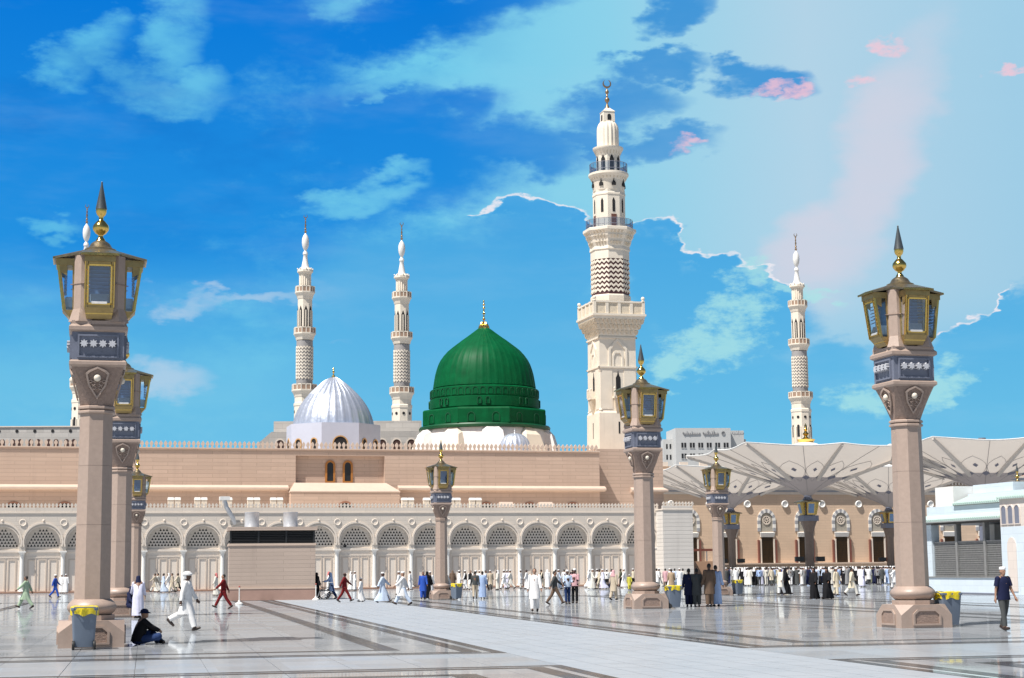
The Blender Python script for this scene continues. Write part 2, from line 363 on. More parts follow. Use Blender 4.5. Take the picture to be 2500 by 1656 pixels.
WARMW = mat('warm_white_stone', (0.74, 0.66, 0.55), 0.6, var=0.07, scale=1.2, streak=0.12)
BINP = mat('grey_bin_plastic', (0.135, 0.17, 0.225), 0.45, var=0.06, scale=5)
YBAG = mat('yellow_plastic_bag', (0.80, 0.62, 0.02), 0.28, var=0.08, scale=8, bump=0.6, bscale=14)
RUBBER = mat('black_rubber', (0.02, 0.02, 0.02), 0.6)
BRASS = mat('dull_brass', (0.6, 0.45, 0.2), 0.3, metal=1.0)

def floor_mat(name, c0, c1, rough, tile, gloss, rv=0.05, bumpk=0.0, stain=0.2):
    """marble: matt stone under a thin worn polish, tone and polish changing from slab to slab"""
    m = bpy.data.materials.new(name); m.use_nodes = True; m.node_tree.nodes.clear(); t = NT(m.node_tree)
    df = t.node('ShaderNodeBsdfDiffuse'); gl = t.node('ShaderNodeBsdfGlossy'); mx = t.node('ShaderNodeMixShader'); o = t.node('ShaderNodeOutputMaterial')
    t.l.new(df.outputs[0], mx.inputs[1]); t.l.new(gl.outputs[0], mx.inputs[2]); t.l.new(mx.outputs[0], o.inputs[0])
    geo = t.node('ShaderNodeNewGeometry').outputs['Position']
    rot = t.node('ShaderNodeMapping', vector_type='TEXTURE'); t.set(rot.inputs[0], geo); rot.inputs['Rotation'].default_value = (0, 0, R(12.2))
    cell = t.vm('FLOOR', t.vm('DIVIDE', rot.outputs[0], (tile, tile, 10.0)))
    wn = t.node('ShaderNodeTexWhiteNoise', noise_dimensions='3D'); t.set(wn.inputs['Vector'], cell)
    mp = t.node('ShaderNodeMapping'); t.set(mp.inputs[0], rot.outputs[0]); mp.inputs['Scale'].default_value = (0.16, 1.5, 1)
    vein_sheen = t.noise(mp.outputs[0], 0.9, 5, 0.65, 0.8).outputs['Fac']  # veining drawn out into streaks: uneven reflection of slab rows put into colour
    f = t.m('ADD', t.m('MULTIPLY', wn.outputs['Value'], 0.34), t.m('MULTIPLY', vein_sheen, 0.62))
    c = t.mix(f, c0, c1)
    big = t.noise(rot.outputs[0], 0.12, 4, 0.6).outputs['Fac']
    c = t.mix(t.smooth(big, 0.45, 0.75, 0.0, stain), c, tuple(v * 0.72 for v in c0[:3]) + (1,))
    t.set(df.inputs[0], c); gl.inputs[0].default_value = (0.90, 0.96, 1.0, 1)
    patch = t.smooth(t.noise(rot.outputs[0], 0.35, 3).outputs['Fac'], 0.35, 0.7)
    r = t.m('ADD', rough - rv, t.m('MULTIPLY', wn.outputs['Value'], rv)); r = t.m('ADD', r, t.m('MULTIPLY', patch, rv * 1.4))
    t.set(gl.inputs['Roughness'], r)
    fr = t.node('ShaderNodeFresnel'); fr.inputs[0].default_value = 1.5
    g = t.m('MULTIPLY', fr.outputs[0], t.m('MULTIPLY', t.m('SUBTRACT', 1.15, t.m('MULTIPLY', wn.outputs['Value'], 0.3)), gloss))
    t.set(mx.inputs[0], g)
    if bumpk:
        b = t.node('ShaderNodeBump'); b.inputs['Strength'].default_value = bumpk; b.inputs['Distance'].default_value = 0.004
        t.set(b.inputs['Height'], t.noise(rot.outputs[0], 1.1, 2).outputs['Fac']); t.l.new(b.outputs[0], gl.inputs['Normal'])
    return m
FL_POL = floor_mat('polished_marble', (0.268, 0.284, 0.305, 1), (0.378, 0.394, 0.415, 1), 0.05, 1.2, 0.64, 0.03, 0.05)
FL_LIGHT = floor_mat('light_honed_marble', (0.335, 0.358, 0.385, 1), (0.39, 0.412, 0.44, 1), 0.30, 0.6, 0.20, 0.08, 0.0, 0.12)
FL_AISLE = floor_mat('aisle_marble', (0.29, 0.309, 0.333, 1), (0.365, 0.384, 0.408, 1), 0.14, 1.2, 0.42, 0.08, 0.10, 0.15)
FL_DARK = floor_mat('dark_inlay_marble', (0.055, 0.051, 0.052, 1), (0.09, 0.083, 0.082, 1), 0.10, 0.6, 0.50, 0.06, 0.10)

# ------------------------------------------------------------------ plaza
TF = R(12.2)
FE = Vector((math.cos(TF), math.sin(TF), 0)); FN = Vector((-math.sin(TF), math.cos(TF), 0))
plaza = MB().add([(-1500, -200, -0.012), (1500, -200, -0.012), (1500, 2800, -0.012), (-1500, 2800, -0.012)], [(0, 1, 2, 3)]).build('plaza_ground', FL_POL, None, 0, (0, 0, 0), TF)
struct(plaza)
BAND = (6.95, 11.8); PER = 20.25; AIS = (28.4, 32.9)
def tile_box(mb, x0, x1, y0, y1, g=0.006):
    x0 += g; x1 -= g; y0 += g; y1 -= g
    mb.add([(x0, y0, -0.012), (x1, y0, -0.012), (x1, y1, -0.012), (x0, y1, -0.012), (x0, y0, 0), (x1, y0, 0), (x1, y1, 0), (x0, y1, 0)],
           [(4, 5, 6, 7), (0, 1, 5, 4), (1, 2, 6, 5), (2, 3, 7, 6), (3, 0, 4, 7)])
tw = (BAND[1] - BAND[0]) / 8
tmb = MB(); tile_box(tmb, 0, tw, 0, 1.2, 0.009); tile_me = tmb.mesh('paving_slab', FL_LIGHT)
far = MB(); nb = 0
for r in range(-4, 62):
    y = 24.4 + r * 1.2
    for k in range(8):
        off = 0.6 if k % 2 else 0.0
        if nb < 280 and y < 68:
            obj('paving_slab', tile_me, plaza, (BAND[0] + k * tw, y + off, 0)); nb += 1
        else: tile_box(far, BAND[0] + k * tw, BAND[0] + (k + 1) * tw, y + off, y + off + 1.2, 0.009)
stuff(far.build('paving_slab_far', FL_LIGHT, plaza))
pol, ais = MB(), MB()
cols = [(BAND[1] + PER * k, BAND[0] + PER * (k + 1)) for k in (-3, -2, -1, 0, 1)]
for (x0, x1) in cols:
    n = 13; tx = (x1 - x0) / n
    for i in range(n):
        for j in range(3): tile_box(ais, x0 + i * tx, x0 + (i + 1) * tx, AIS[0] + j * 1.5, AIS[0] + (j + 1) * 1.5)
        for j in range(40): tile_box(pol, x0 + i * tx, x0 + (i + 1) * tx, AIS[1] + j * 1.2, AIS[1] + (j + 1) * 1.2)
        for j in range(10): tile_box(pol, x0 + i * tx, x0 + (i + 1) * tx, AIS[0] - (j + 1) * 1.2, AIS[0] - j * 1.2)
for s in (-1, 1):
    for r in range(60):
        for k in range(4):
            x = BAND[0] + s * PER + k * 2 * tw; tile_box(pol, x, x + 2 * tw, 20 + r * 1.2, 21.2 + r * 1.2)
stuff(pol.build('polished_marble_tiles', FL_POL, plaza)); stuff(ais.build('aisle_marble_tiles', FL_AISLE, plaza))
def stripe(x0, x1, y0, y1):
    MB().box(x0, x1, y0, y1, 0.001, 0.004).build('inlay_stripe', FL_DARK, plaza)
for (x0, x1) in cols:
    for (y0, y1) in ((AIS[1], 98.0), (8.0, AIS[0])):
        for (i0, i1) in ((0.0, 0.24), (0.42, 0.76), (1.85, 2.30)):
            xa, xb, ya, yb = x0 + i0, x1 - i0, y0 + i0, y1 - i0
            wd = i1 - i0
            stripe(xa, xa + wd, ya, yb); stripe(xb - wd, xb, ya, yb)
            w2 = wd * 0.8
            stripe(xa + wd, xb - wd, ya, ya + w2); stripe(xa + wd, xb - wd, yb - w2, yb)

# ------------------------------------------------------------------ lamp post
def sq(h): return [(-h, -h), (h, -h), (h, h), (-h, h)]
def octo(af, ph=22.5):   # octagon by its width across the flats
    r = af / 2 / math.cos(R(22.5)); return [(r * math.cos(R(ph + 45 * i)), r * math.sin(R(ph + 45 * i))) for i in range(8)]
def build_lamp():
    L = thing('lamp_post', '', 'lamp post')
    h = 0.725
    pts = [(x, y, z) for x, y in sq(h) for z in (0, 0.33)] + [(x, y, 0.60) for x in (-.36, .36) for y in (-h, h)] + [(x, y, 0.60) for x in (-h, h) for y in (-.36, .36)]
    base = MB().hull(pts).build('pedestal', GRAN, L)
    for k in range(4):
        o = [(-.40, .07), (.40, .07), (.40, .36), (.27, .48), (-.27, .48), (-.40, .36)]
        i_ = [(x * .86, .275 + (z - .275) * .78) for x, z in o]
        MB().strip_y(o, i_, -h - 0.035, -h + 0.01).build('panel_frame', GRAN, base, rz=k * math.pi / 2)
        MB().prism_y(i_, -h - 0.008, -h + 0.01).build('panel_inset', GRAND, base, rz=k * math.pi / 2)
    MB().prism_z(octo(1.02), 0.60, 0.71).build('pedestal_slab', GRAN, L)
    prof = [(0.40, 0.71)] + [(0.42 + 0.13 * math.sin(math.pi * i / 10), 0.71 + 0.36 * i / 10) for i in range(11)] + [(0.40, 1.07)]
    MB().loft([[(x * 2 * r, y * 2 * r, z) for x, y in octo(1.0)] for r, z in prof]).build('torus_moulding', GRAN, L, 50)
    for z0, z1, w0, w1 in ((1.07, 2.75, .80, .78), (2.755, 4.1, .78, .755), (4.105, 5.30, .755, .73)):
        MB().loft([[(x, y, z0) for x, y in octo(w0)], [(x, y, z1) for x, y in octo(w1)]]).build('shaft_drum', GRAN, L)
    for z in (5.30, 5.40):
        MB().loft([[(x, y, zz) for x, y in octo(ww)] for ww, zz in ((.76, z), (.83, z + .02), (.83, z + .06), (.76, z + .09))]).build('collar_ring', GRAN, L)
    rings = []
    for i in range(7):
        t = i / 6; hw = 0.37 + (0.58 - 0.37) * (0.75 * t + 0.25 * t * t); cham = 0.22 * (1 - t) + 0.03; z = 5.49 + 0.86 * t
        rings.append([(-hw + cham, -hw, z), (hw - cham, -hw, z), (hw, -hw + cham, z), (hw, hw - cham, z), (hw - cham, hw, z), (-hw + cham, hw, z), (-hw, hw - cham, z), (-hw, -hw + cham, z)])
    cap = MB().loft(rings).build('capital', GRAND, L)
    for k in range(4):
        M = Matrix.Rotation(k * math.pi / 2, 4, 'Z')
        MB().ball((0, -0.545, 6.10), 0.085, 12, 8).xf(M).build('boss', WARMW, cap, 60)
        o = [(0, 6.36), (.20, 6.27), (.27, 6.20), (.20, 5.92), (0, 5.62), (-.20, 5.92), (-.27, 6.20), (-.20, 6.27)]
        tilt = lambda x, z: -0.37 - 0.24 * (z - 5.49)
        a = [(x, tilt(x, z) - .012, z) for x, z in o]; b = [(x * .8, tilt(x, z) - .012, 6.02 + (z - 6.02) * .84) for x, z in o]
        a2 = [(x, y - .035, z) for x, y, z in a]; b2 = [(x, y - .035, z) for x, y, z in b]
        mb = MB().add(a + b + a2 + b2, [f for i in range(8) for j in [(i + 1) % 8] for f in ((16 + i, 16 + j, 24 + j, 24 + i), (i, j, 16 + j, 16 + i), (8 + i, 24 + i, 24 + j, 8 + j))])
        mb.xf(M).build('carved_shield', GRAN, cap)
        mb = MB()
        for sx in (-1, 1):     # scrolls carved under the boss
            for (cx, cz, rr) in ((.09, 5.98, .05), (.07, 5.88, .04), (.15, 6.02, .035)):
                mb.tube([(sx * (cx + rr * math.cos(t * .9)), tilt(0, cz) - .03, cz + rr * math.sin(t * .9)) for t in range(7)], .014, 5)
        mb.xf(M).build('carved_scroll', GRAN, cap)
    MB().loft([[(x, y, z) for x, y in sq(q)] for q, z in ((.58, 6.35), (.64, 6.40), (.64, 6.47), (.60, 6.51))]).build('capital_band', GRAN, L)
    blk = MB().prism_z(sq(0.585), 6.51, 7.16).build('stone_block', SLATE, L)
    star = []
    for i in range(16):
        rr = 0.10 if i % 2 == 0 else 0.058; star.append((rr * math.cos(R(22.5 * i)), rr * math.sin(R(22.5 * i))))
    for k in range(4):
        M = Matrix.Rotation(k * math.pi / 2, 4, 'Z')
        o = [(-.46, 6.56), (.46, 6.56), (.46, 7.10), (-.46, 7.10)]; i_ = [(x * .91, 6.83 + (z - 6.83) * .84) for x, z in o]
        MB().strip_y(o, i_, -0.635, -0.58).xf(M).build('block_frame', SLATE, blk)
        for q in range(4):
            cx = -0.315 + q * 0.21
            MB().prism_y([(cx + x, 6.88 + z) for x, z in star], -0.70, -0.58).xf(M).build('star_ornament', STARM, blk)
    MB().loft([[(x, y, z) for x, y in sq(q)] for q, z in ((.60, 7.16), (.66, 7.20), (.66, 7.28), (.60, 7.34), (.60, 7.42))]).build('cornice', GRAN, L)
    MB().prism_z(octo(0.94), 7.42, 8.95).build('lantern_core', GRAN, L)
    for k in range(4):     # stone piers between the windows
        M = Matrix.Rotation(math.pi / 4 + k * math.pi / 2, 4, 'Z')
        mb = MB().prism_z([(-.20, -.45), (-.20, -.60), (-.11, -.70), (.11, -.70), (.20, -.60), (.20, -.45)], 7.62, 8.96)
        mb.hexa([(-.30, -.50, 7.40), (.30, -.50, 7.40), (.16, -.80, 7.40), (-.16, -.80, 7.40)], [(-.20, -.45, 7.70), (.20, -.45, 7.70), (.11, -.715, 7.70), (-.11, -.715, 7.70)])
        mb.xf(M).build('lantern_pier', GRAN, L)
        MB().box(-.215, .215, -.715, -.5, 8.28, 8.295).xf(M).build('pier_joint', GRAND, L)
    for k in range(4):
        a = k * math.pi / 2
        W_ = obj('lantern_window', None, L, None, a); W_.empty_display_size = .1
        fr = MB()   # gilt frame: front border leaning in towards the foot, head, apron and cheek pieces
        def fp(x, z): return (x * .92, -0.945 + (8.72 - z) * 0.14, z)
        for (x0, x1, z0, z1) in ((-.36, -.285, 7.70, 8.74), (.285, .36, 7.70, 8.74), (-.27, .27, 8.64, 8.74), (-.27, .27, 7.70, 7.80)):
            q = [fp(x0, z0), fp(x1, z0), fp(x1, z1), fp(x0, z1)]
            fr.hexa(q, [(x, y + .06, z) for x, y, z in q])
        fr.box(-.35, .35, -.99, -.46, 8.74, 8.90)
        fr.hexa([(-.33, -.81, 7.70), (.33, -.81, 7.70), (.33, -.45, 7.70), (-.33, -.45, 7.70)], [(-.28, -.60, 7.46), (.28, -.60, 7.46), (.28, -.45, 7.46), (-.28, -.45, 7.46)])
        for sx in (-1, 1):
            fr.hexa([(sx * .335, -.60, 7.70), (sx * .335, -.45, 7.70), (sx * .31, -.45, 7.70), (sx * .31, -.60, 7.70)], [(sx * .335, -.62, 8.74), (sx * .335, -.45, 8.74), (sx * .31, -.45, 8.74), (sx * .31, -.62, 8.74)])
            fr.prism_y([(0, 0), (1, 0), (1, 1)], 0, 0.001) if False else None
            fr.hexa([(sx * .335, -.945, 8.62), (sx * .335, -.74, 8.50), (sx * .33, -.74, 8.50), (sx * .33, -.945, 8.62)], [(sx * .335, -.945, 8.74), (sx * .335, -.74, 8.74), (sx * .33, -.74, 8.74), (sx * .33, -.945, 8.74)])
        fr.build('window_frame', DKBR, W_)
        bead = MB()
        for (x0, x1, z0, z1) in ((-.30, -.262, 7.76, 8.68), (.262, .30, 7.76, 8.68), (-.30, .30, 8.64, 8.68), (-.30, .30, 7.76, 7.80), (-.365, -.345, 7.70, 8.74), (.345, .365, 7.70, 8.74), (-.33, .33, 7.56, 7.60)):
            q = [fp(x0, z0), fp(x1, z0), fp(x1, z1), fp(x0, z1)]
            if z1 < 7.65: q = [(x, y + .10, z) for x, y, z in q]
            bead.hexa([(x, y - .02, z) for x, y, z in q], [(x, y + .03, z) for x, y, z in q])
        bead.build('gilt_border', GOLD, W_)
        stud = MB()
        for i in range(9):
            for sx in (-1, 1):
                p = fp(sx * .315, 7.78 + i * .108); stud.ball((p[0], p[1] - .01, p[2]), .016, 6, 4)
        stud.build('frame_beading', GOLD, W_)
        gl = MB().add([fp(-.27, 7.80), fp(.27, 7.80), fp(.27, 8.64), fp(-.27, 8.64)], [(0, 1, 2, 3)])
        for sx in (-1, 1): gl.add([(sx * .318, -.60, 7.72), (sx * .318, -.81, 7.72), (sx * .318, -.925, 8.60), (sx * .318, -.62, 8.60)], [(0, 1, 2, 3)])
        gl.build('glass_pane', GLASS, W_)
        for i in range(6): MB().hexa([(-.24, -.80, 8.10 + i * .09), (.24, -.80, 8.10 + i * .09), (.24, -.74, 8.13 + i * .09), (-.24, -.74, 8.13 + i * .09)], [(-.24, -.80, 8.12 + i * .09), (.24, -.80, 8.12 + i * .09), (.24, -.74, 8.15 + i * .09), (-.24, -.74, 8.15 + i * .09)]).build('louvre', LOUV, W_)
        MB().hexa([(-.17, -.84, 7.78), (.17, -.84, 7.78), (.20, -.56, 7.78), (-.20, -.56, 7.78)], [(-.20, -.76, 8.02), (.20, -.76, 8.02), (.22, -.56, 8.02), (-.22, -.56, 8.02)]).build('floodlight_box', STEEL, W_)
        MB().box(-.26, .26, -.50, -.465, 7.75, 8.70).build('back_plate', LOUV, W_)
    outer, inner = [], []
    for k in range(4):
        M = Matrix.Rotation(k * math.pi / 2, 4, 'Z')
        for (x, y, z) in ((-.42, -1.04, 8.93), (0, -1.05, 8.95), (.42, -1.04, 8.93), (.47, -.47, 9.03)): outer.append(M @ Vector((x, y, z)))
        for t in (-30, 0, 30, 45): inner.append(M @ Vector((.34 * math.sin(R(t)), -.34 * math.cos(R(t)), 9.17)))
    roof = MB().loft([[p - Vector((0, 0, .05)) for p in outer], outer, inner]).build('lantern_roof', ROOFB, L)
    for k in range(4):
        MB().box(-.43, .43, -1.065, -1.03, 8.875, 8.925).build('eave_strip', BRONZE, roof, rz=k * math.pi / 2)
    MB().lathe([(.36, 9.15), (.37, 9.19), (.28, 9.23), (.22, 9.33), (.17, 9.37), (.08, 9.42), (.06, 9.50)], 20).build('roof_cap', ROOFB, L, 50)
    MB().lathe([(.13, 9.36), (.10, 9.44), (.055, 9.5), (.06, 9.54), (.12, 9.58), (.18, 9.66), (.19, 9.71), (.18, 9.77), (.10, 9.87), (.05, 9.91), (.055, 9.95), (.05, 9.98), (.10, 10.03), (.125, 10.10), (.12, 10.16), (.02, 10.17)], 24).build('gold_finial', GOLD, L, 60)
    MB().lathe([(.135, 10.16), (.13, 10.19), (.02, 10.78), (.025, 10.80), (.012, 10.83)], 20).build('finial_cone', CONE, L, 40)
    return L
POSTS = [(222, 1582, .70, .98, 'nearest lamp post, at the far left, with yellow-bagged bin at its foot'),
         (290, 1508, .70, 1.0, 'lamp post half hidden right behind the nearest left lamp post'),
         (329, 1466.5, .58, .80, 'smallest lamp post peeking out behind the two left lamp posts'),
         (1078, 1464, .58, .80, 'lamp post before the middle of the arcade, green dome above it'),
         (1577, 1487, .72, .98, 'lamp post in front of the tall cream minaret, bin on its right'),
         (1757, 1454, .58, .80, 'lamp post left of the crowd, standing before a big umbrella'),
         (2232, 1534, .80, 1.0, 'large lamp post at right, beside the white pavilion'),
         (2497, 1433, .58, .80, 'lamp post at right edge, only its finial showing above white pavilion')]
lamp0 = build_lamp(); LAMPS = []
for i, (px, py, half, sc, lab) in enumerate(POSTS):
    o = lamp0 if i == 0 else copy_tree(lamp0)
    g = gpt(px, py); o.location = g + Vector((g.x, g.y, 0)).normalized() * half * sc
    o.scale = (sc, sc, sc); o.rotation_euler = (0, 0, R(14.0)); o['label'] = lab; o['group'] = 'granite lamp posts on the plaza'
    LAMPS.append(o)

# ------------------------------------------------------------------ bins
def build_bin():
    b = thing('wheeled_bin', '', 'bin')
    def rr(w, d, z, n=3, r=.05):
        pts = []
        for cx, cy, a0 in ((w - r, d - r, 0), (-w + r, d - r, 90), (-w + r, -d + r, 180), (w - r, -d + r, 270)):
            for i in range(n + 1): pts.append((cx + r * math.cos(R(a0 + 90 * i / n)), cy + r * math.sin(R(a0 + 90 * i / n)), z))
        return pts
    MB().loft([rr(.23, .24, .06), rr(.25, .27, .30), rr(.285, .32, .92)]).build('body', BINP, b, 40)
    MB().loft([rr(.30, .335, .90), rr(.31, .345, .92), rr(.31, .345, .96), rr(.285, .32, .97)]).build('rim', BINP, b)
    bag = []
    for (g, z, am) in ((.318, .80, .020), (.325, .86, .014), (.335, .93, .008), (.330, .985, .006), (.27, 1.005, .01), (.18, .985, .012), (.05, .965, .0)):
        ring = []
        for j in range(40):
            t = 2 * math.pi * j / 40; c, s_ = math.cos(t), math.sin(t)
            q = (abs(c) ** 4 + abs(s_) ** 4) ** (-.25)
            k = 1 + am / g * (math.sin(9 * t + 1) + .7 * math.sin(14 * t))
            ring.append((g * .94 * q * c * k, g * 1.08 * q * s_ * k, z + (1.6 * am * math.sin(6 * t + 2) if z < .9 else am * math.sin(5 * t))))
        bag.append(ring)
    bg_ = MB().loft(bag, cap0=False).build('yellow_liner', YBAG, b, 50)
    MB().ball((0, -.33, .82), (.06, .03, .05), 8, 6).build('liner_knot', YBAG, bg_, 50)
    for sx in (-1, 1):
        wm = MB().lathe([(.02, -.03), (.10, -.03), (.11, 0), (.10, .03), (.02, .03)], 16).xf(Matrix.Translation((sx * .24, .26, .105)) @ Matrix.Rotation(math.pi / 2, 4, 'Y'))
        wm.build('wheel', RUBBER, b, 40)
    MB().tube([(-.24, .33, .93), (-.24, .40, .98), (.24, .40, .98), (.24, .33, .93)], .016, 6).build('handle', BINP, b, 40)
    return b
bin0 = build_bin()
BINS = [(212, 1584, 196, .92, 'bin with bulging yellow bag before the nearest left lamp post'),
        (2322, 1531, 105, .92, 'grey bin with yellow liner right of the large right lamp post'),
        (1646, 1486, 105, .9, 'bin with yellow liner between lamp post and four standing men'),
        (1803, 1453, 30, .85, 'small bin with yellow liner left of the praying crowd'),
        (1114, 1464, 40, .85, 'bin with yellow liner beside the middle lamp post')]
for i, (px, py, rz, sc, lab) in enumerate(BINS):
    o = bin0 if i == 0 else copy_tree(bin0)
    o.location = gpt(px, py) + Vector((0, -.30 if i == 0 else .3, 0)); o.rotation_euler = (0, 0, R(rz)); o.scale = (sc,) * 3
    o['label'] = lab; o['group'] = 'wheeled bins with yellow liners'
# ------------------------------------------------------------------ arcade building along the plaza
BF = 142.957; BW = 3.2107; A0 = -4.4831
arcade = thing('arcade_building', 'long cream stone arcade with lattice arches and crenellated parapet along the plaza', 'building', GP(A0, BF), TH)
RI, ZC, ZT, ZCAP = 1.37, 3.99, 6.42, 3.36
mb = MB(); n = 20; pts = [(-RI, ZCAP)] + [(-RI * math.cos(math.pi * i / n), ZC + RI * math.sin(math.pi * i / n)) for i in range(n + 1)] + [(RI, ZCAP)]
hw = BW / 2
v = []; f = []
for (x, z) in pts: v += [(x, 0, z), (x, 0, ZT), (x, .62, z)]
for i in range(len(pts) - 1):
    a, b = 3 * i, 3 * i + 3
    if abs(pts[i][0] - pts[i + 1][0]) > 1e-6: f.append((a, b, b + 1, a + 1))
    f.append((a, a + 2, b + 2, b))
mb.add(v, f)
for s in (-1, 1):
    mb.add([(s * RI, 0, ZCAP), (s * hw, 0, ZCAP), (s * hw, 0, ZT), (s * RI, 0, ZT)], [(0, 1, 2, 3)])
    mb.add([(s * RI, 0, ZCAP), (s * hw, 0, ZCAP), (s * hw, .62, ZCAP), (s * RI, .62, ZCAP)], [(0, 1, 2, 3)])
bay_me = mb.mesh('arch_wall', FAC)
pier_me = MB().box(-.235, .235, .30, .66, 0, ZCAP + .01).mesh('pier', FAC)
hood = MB().strip_y(arc(0, 4.10, 1.60, -14, 194, 26), arc(0, 4.10, 1.47, -14, 194, 26), -.10, .02, closed=False).mesh('hood_mould', TRIM, 40)
ring = MB().strip_y(arc(0, ZC, 1.44, 0, 180, 22), arc(0, ZC, RI - .005, 0, 180, 22), -.04, .01, closed=False).mesh('arch_ring', TRIM, 40)
# pierced stone lattice: rows of upright triangular holes
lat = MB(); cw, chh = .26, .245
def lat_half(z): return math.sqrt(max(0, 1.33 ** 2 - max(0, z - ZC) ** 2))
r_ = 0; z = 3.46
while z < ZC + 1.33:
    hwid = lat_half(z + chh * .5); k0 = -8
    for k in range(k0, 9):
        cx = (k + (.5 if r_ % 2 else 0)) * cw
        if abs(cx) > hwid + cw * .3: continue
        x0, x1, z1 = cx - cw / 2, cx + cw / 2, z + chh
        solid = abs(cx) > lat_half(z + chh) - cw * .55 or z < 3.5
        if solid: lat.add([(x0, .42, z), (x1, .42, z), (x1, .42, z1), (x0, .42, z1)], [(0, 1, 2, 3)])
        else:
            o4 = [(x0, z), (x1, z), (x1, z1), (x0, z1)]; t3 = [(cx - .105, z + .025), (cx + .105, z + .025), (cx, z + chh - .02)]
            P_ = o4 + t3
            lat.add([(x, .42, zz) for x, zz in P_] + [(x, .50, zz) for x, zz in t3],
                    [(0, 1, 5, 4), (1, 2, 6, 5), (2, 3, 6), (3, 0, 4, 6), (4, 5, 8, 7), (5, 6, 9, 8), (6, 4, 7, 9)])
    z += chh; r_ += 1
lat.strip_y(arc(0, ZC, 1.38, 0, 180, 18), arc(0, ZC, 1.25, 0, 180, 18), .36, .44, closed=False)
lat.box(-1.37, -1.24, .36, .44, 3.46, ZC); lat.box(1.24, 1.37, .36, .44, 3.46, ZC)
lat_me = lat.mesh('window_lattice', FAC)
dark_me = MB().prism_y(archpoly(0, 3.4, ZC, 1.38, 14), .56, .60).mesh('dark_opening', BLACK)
lint_me = MB().box(-1.37, 1.37, .30, .60, 3.28, 3.46).mesh('door_lintel', TRIM)
leaf_me = MB().box(-1.37, 1.37, .40, .74, 0, 3.28).mesh('door_leaf', DOORM)
pf = MB(); o = [(-.34, .10), (.34, .10), (.34, 2.72), (-.34, 2.72)]; i_ = [(-.25, .19), (.25, .19), (.25, 2.63), (-.25, 2.63)]
pf.strip_y(o, i_, .345, .405); pan_me = pf.mesh('door_panel_frame', mat('door_moulding', (.60, .505, .42), .5, var=.04))  # darker than the leaf: shadow lines of the panels put into the colour
head_me = MB().box(-1.37, 1.37, .345, .405, 2.84, 2.92).mesh('door_rail', DOORM)
colm = MB().lathe([(.24, 0), (.24, .12), (.27, .16), (.20, .24), (.175, .32), (.17, 1.6), (.15, 2.95)], 16)
col_me = colm.mesh('column_shaft', WMARB, 40)
capm = MB().lathe([(.17, 2.95), (.19, 3.0), (.17, 3.03), (.20, 3.12), (.27, 3.26)], 16); capm.box(-.29, .29, -.29, .29, 3.26, 3.36)
cap_me = capm.mesh('column_capital', WMARB, 40)
rnd = MB().lathe([(.30, -.02), (.30, -.06), (.25, -.085), (.20, -.06), (.20, -.02)], 20, cap0=False, cap1=False)
rnd.lathe([(.20, -.025), (.01, -.03)], 20, cap0=False).xf(Matrix.Translation((0, 0, 5.66)) @ Matrix.Rotation(-math.pi / 2, 4, 'X')); rnd.v = [(x, -abs(y), z) for x, y, z in rnd.v]
rnd_me = rnd.mesh('roundel', TRIM, 40)
key_me = MB().ball((0, -.09, 5.82), (.10, .08, .10), 10, 6).mesh('keystone_boss', TRIM, 60)
NB0, NB1 = -3, 17
for i in range(NB0, NB1 + 1):
    x = i * BW
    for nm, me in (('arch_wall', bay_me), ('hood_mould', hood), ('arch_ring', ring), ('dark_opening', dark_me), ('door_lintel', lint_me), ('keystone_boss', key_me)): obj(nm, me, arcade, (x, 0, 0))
    lo = obj('window_lattice', lat_me, arcade, (x, 0, 0))
    d = obj('door_leaf', leaf_me, arcade, (x, 0, 0)); obj('door_rail', head_me, d)
    for q in (-.84, 0, .84): obj('door_panel_frame', pan_me, d, (q, 0, 0))
    xs = x + BW / 2
    obj('pier', pier_me, arcade, (xs, 0, 0)); obj('roundel', rnd_me, arcade, (xs, 0, 0))
    c = obj('column', col_me, arcade, (xs, .19, 0)); obj('column_capital', cap_me, c)
XL, XR = (NB0 - .5) * BW, (NB1 + .5) * BW
MB().box(XL, XR, -.07, .10, 6.42, 6.50).build('string_course', TRIM, arcade)
MB().box(XL, XR, 0, .30, 6.50, 6.88).build('parapet_wall', FAC, arcade)
MB().box(XL, XR, .30, 9.2, 6.55, 6.60).build('flat_roof', TRIM, arcade)
MB().box(XL, XR, -.05, .66, 0.0, 0.10).build('plinth', mat('brown_plinth', (.34, .19, .13), .5), arcade)
mer = [(-.10, 0), (-.055, .10), (-.13, .19), (-.09, .27), (0, .38), (.09, .27), (.13, .19), (.055, .10), (.10, 0)]
mer_me = MB().prism_y(mer, .08, .20).mesh('merlon', FAC)
x = XL + .15
while x < XR: obj('merlon', mer_me, arcade, (x, 0, 6.88)); x += .30

# white coursed block closing the arcade at the right
def axof(px, py, b):
    d = ray(px, py); t = b / d.dot(EY); return (Vector((0, 0, CAMH)) + d * t).dot(EX)
ax0, ax1 = axof(1619, 1300, 141.2), axof(1692, 1300, 141.2)
anx = thing('stone_annex', 'plain white block of coursed stone closing the arcade at right', 'building', GP(ax0, 141.2), TH)
aw = ax1 - ax0
MB().box(0, aw, 0, 18, 0, 6.62).build('wall', ANX, anx)
MB().box(-.06, aw + .06, -.08, 18, 6.62, 6.72).build('string_course', TRIM, anx)
MB().box(0, aw, 0, .3, 6.72, 6.98).build('parapet_wall', ANX, anx)
k = 0
while k * .30 < aw - .1: obj('merlon', mer_me, anx, (.15 + k * .30, 0, 6.98)); k += 1

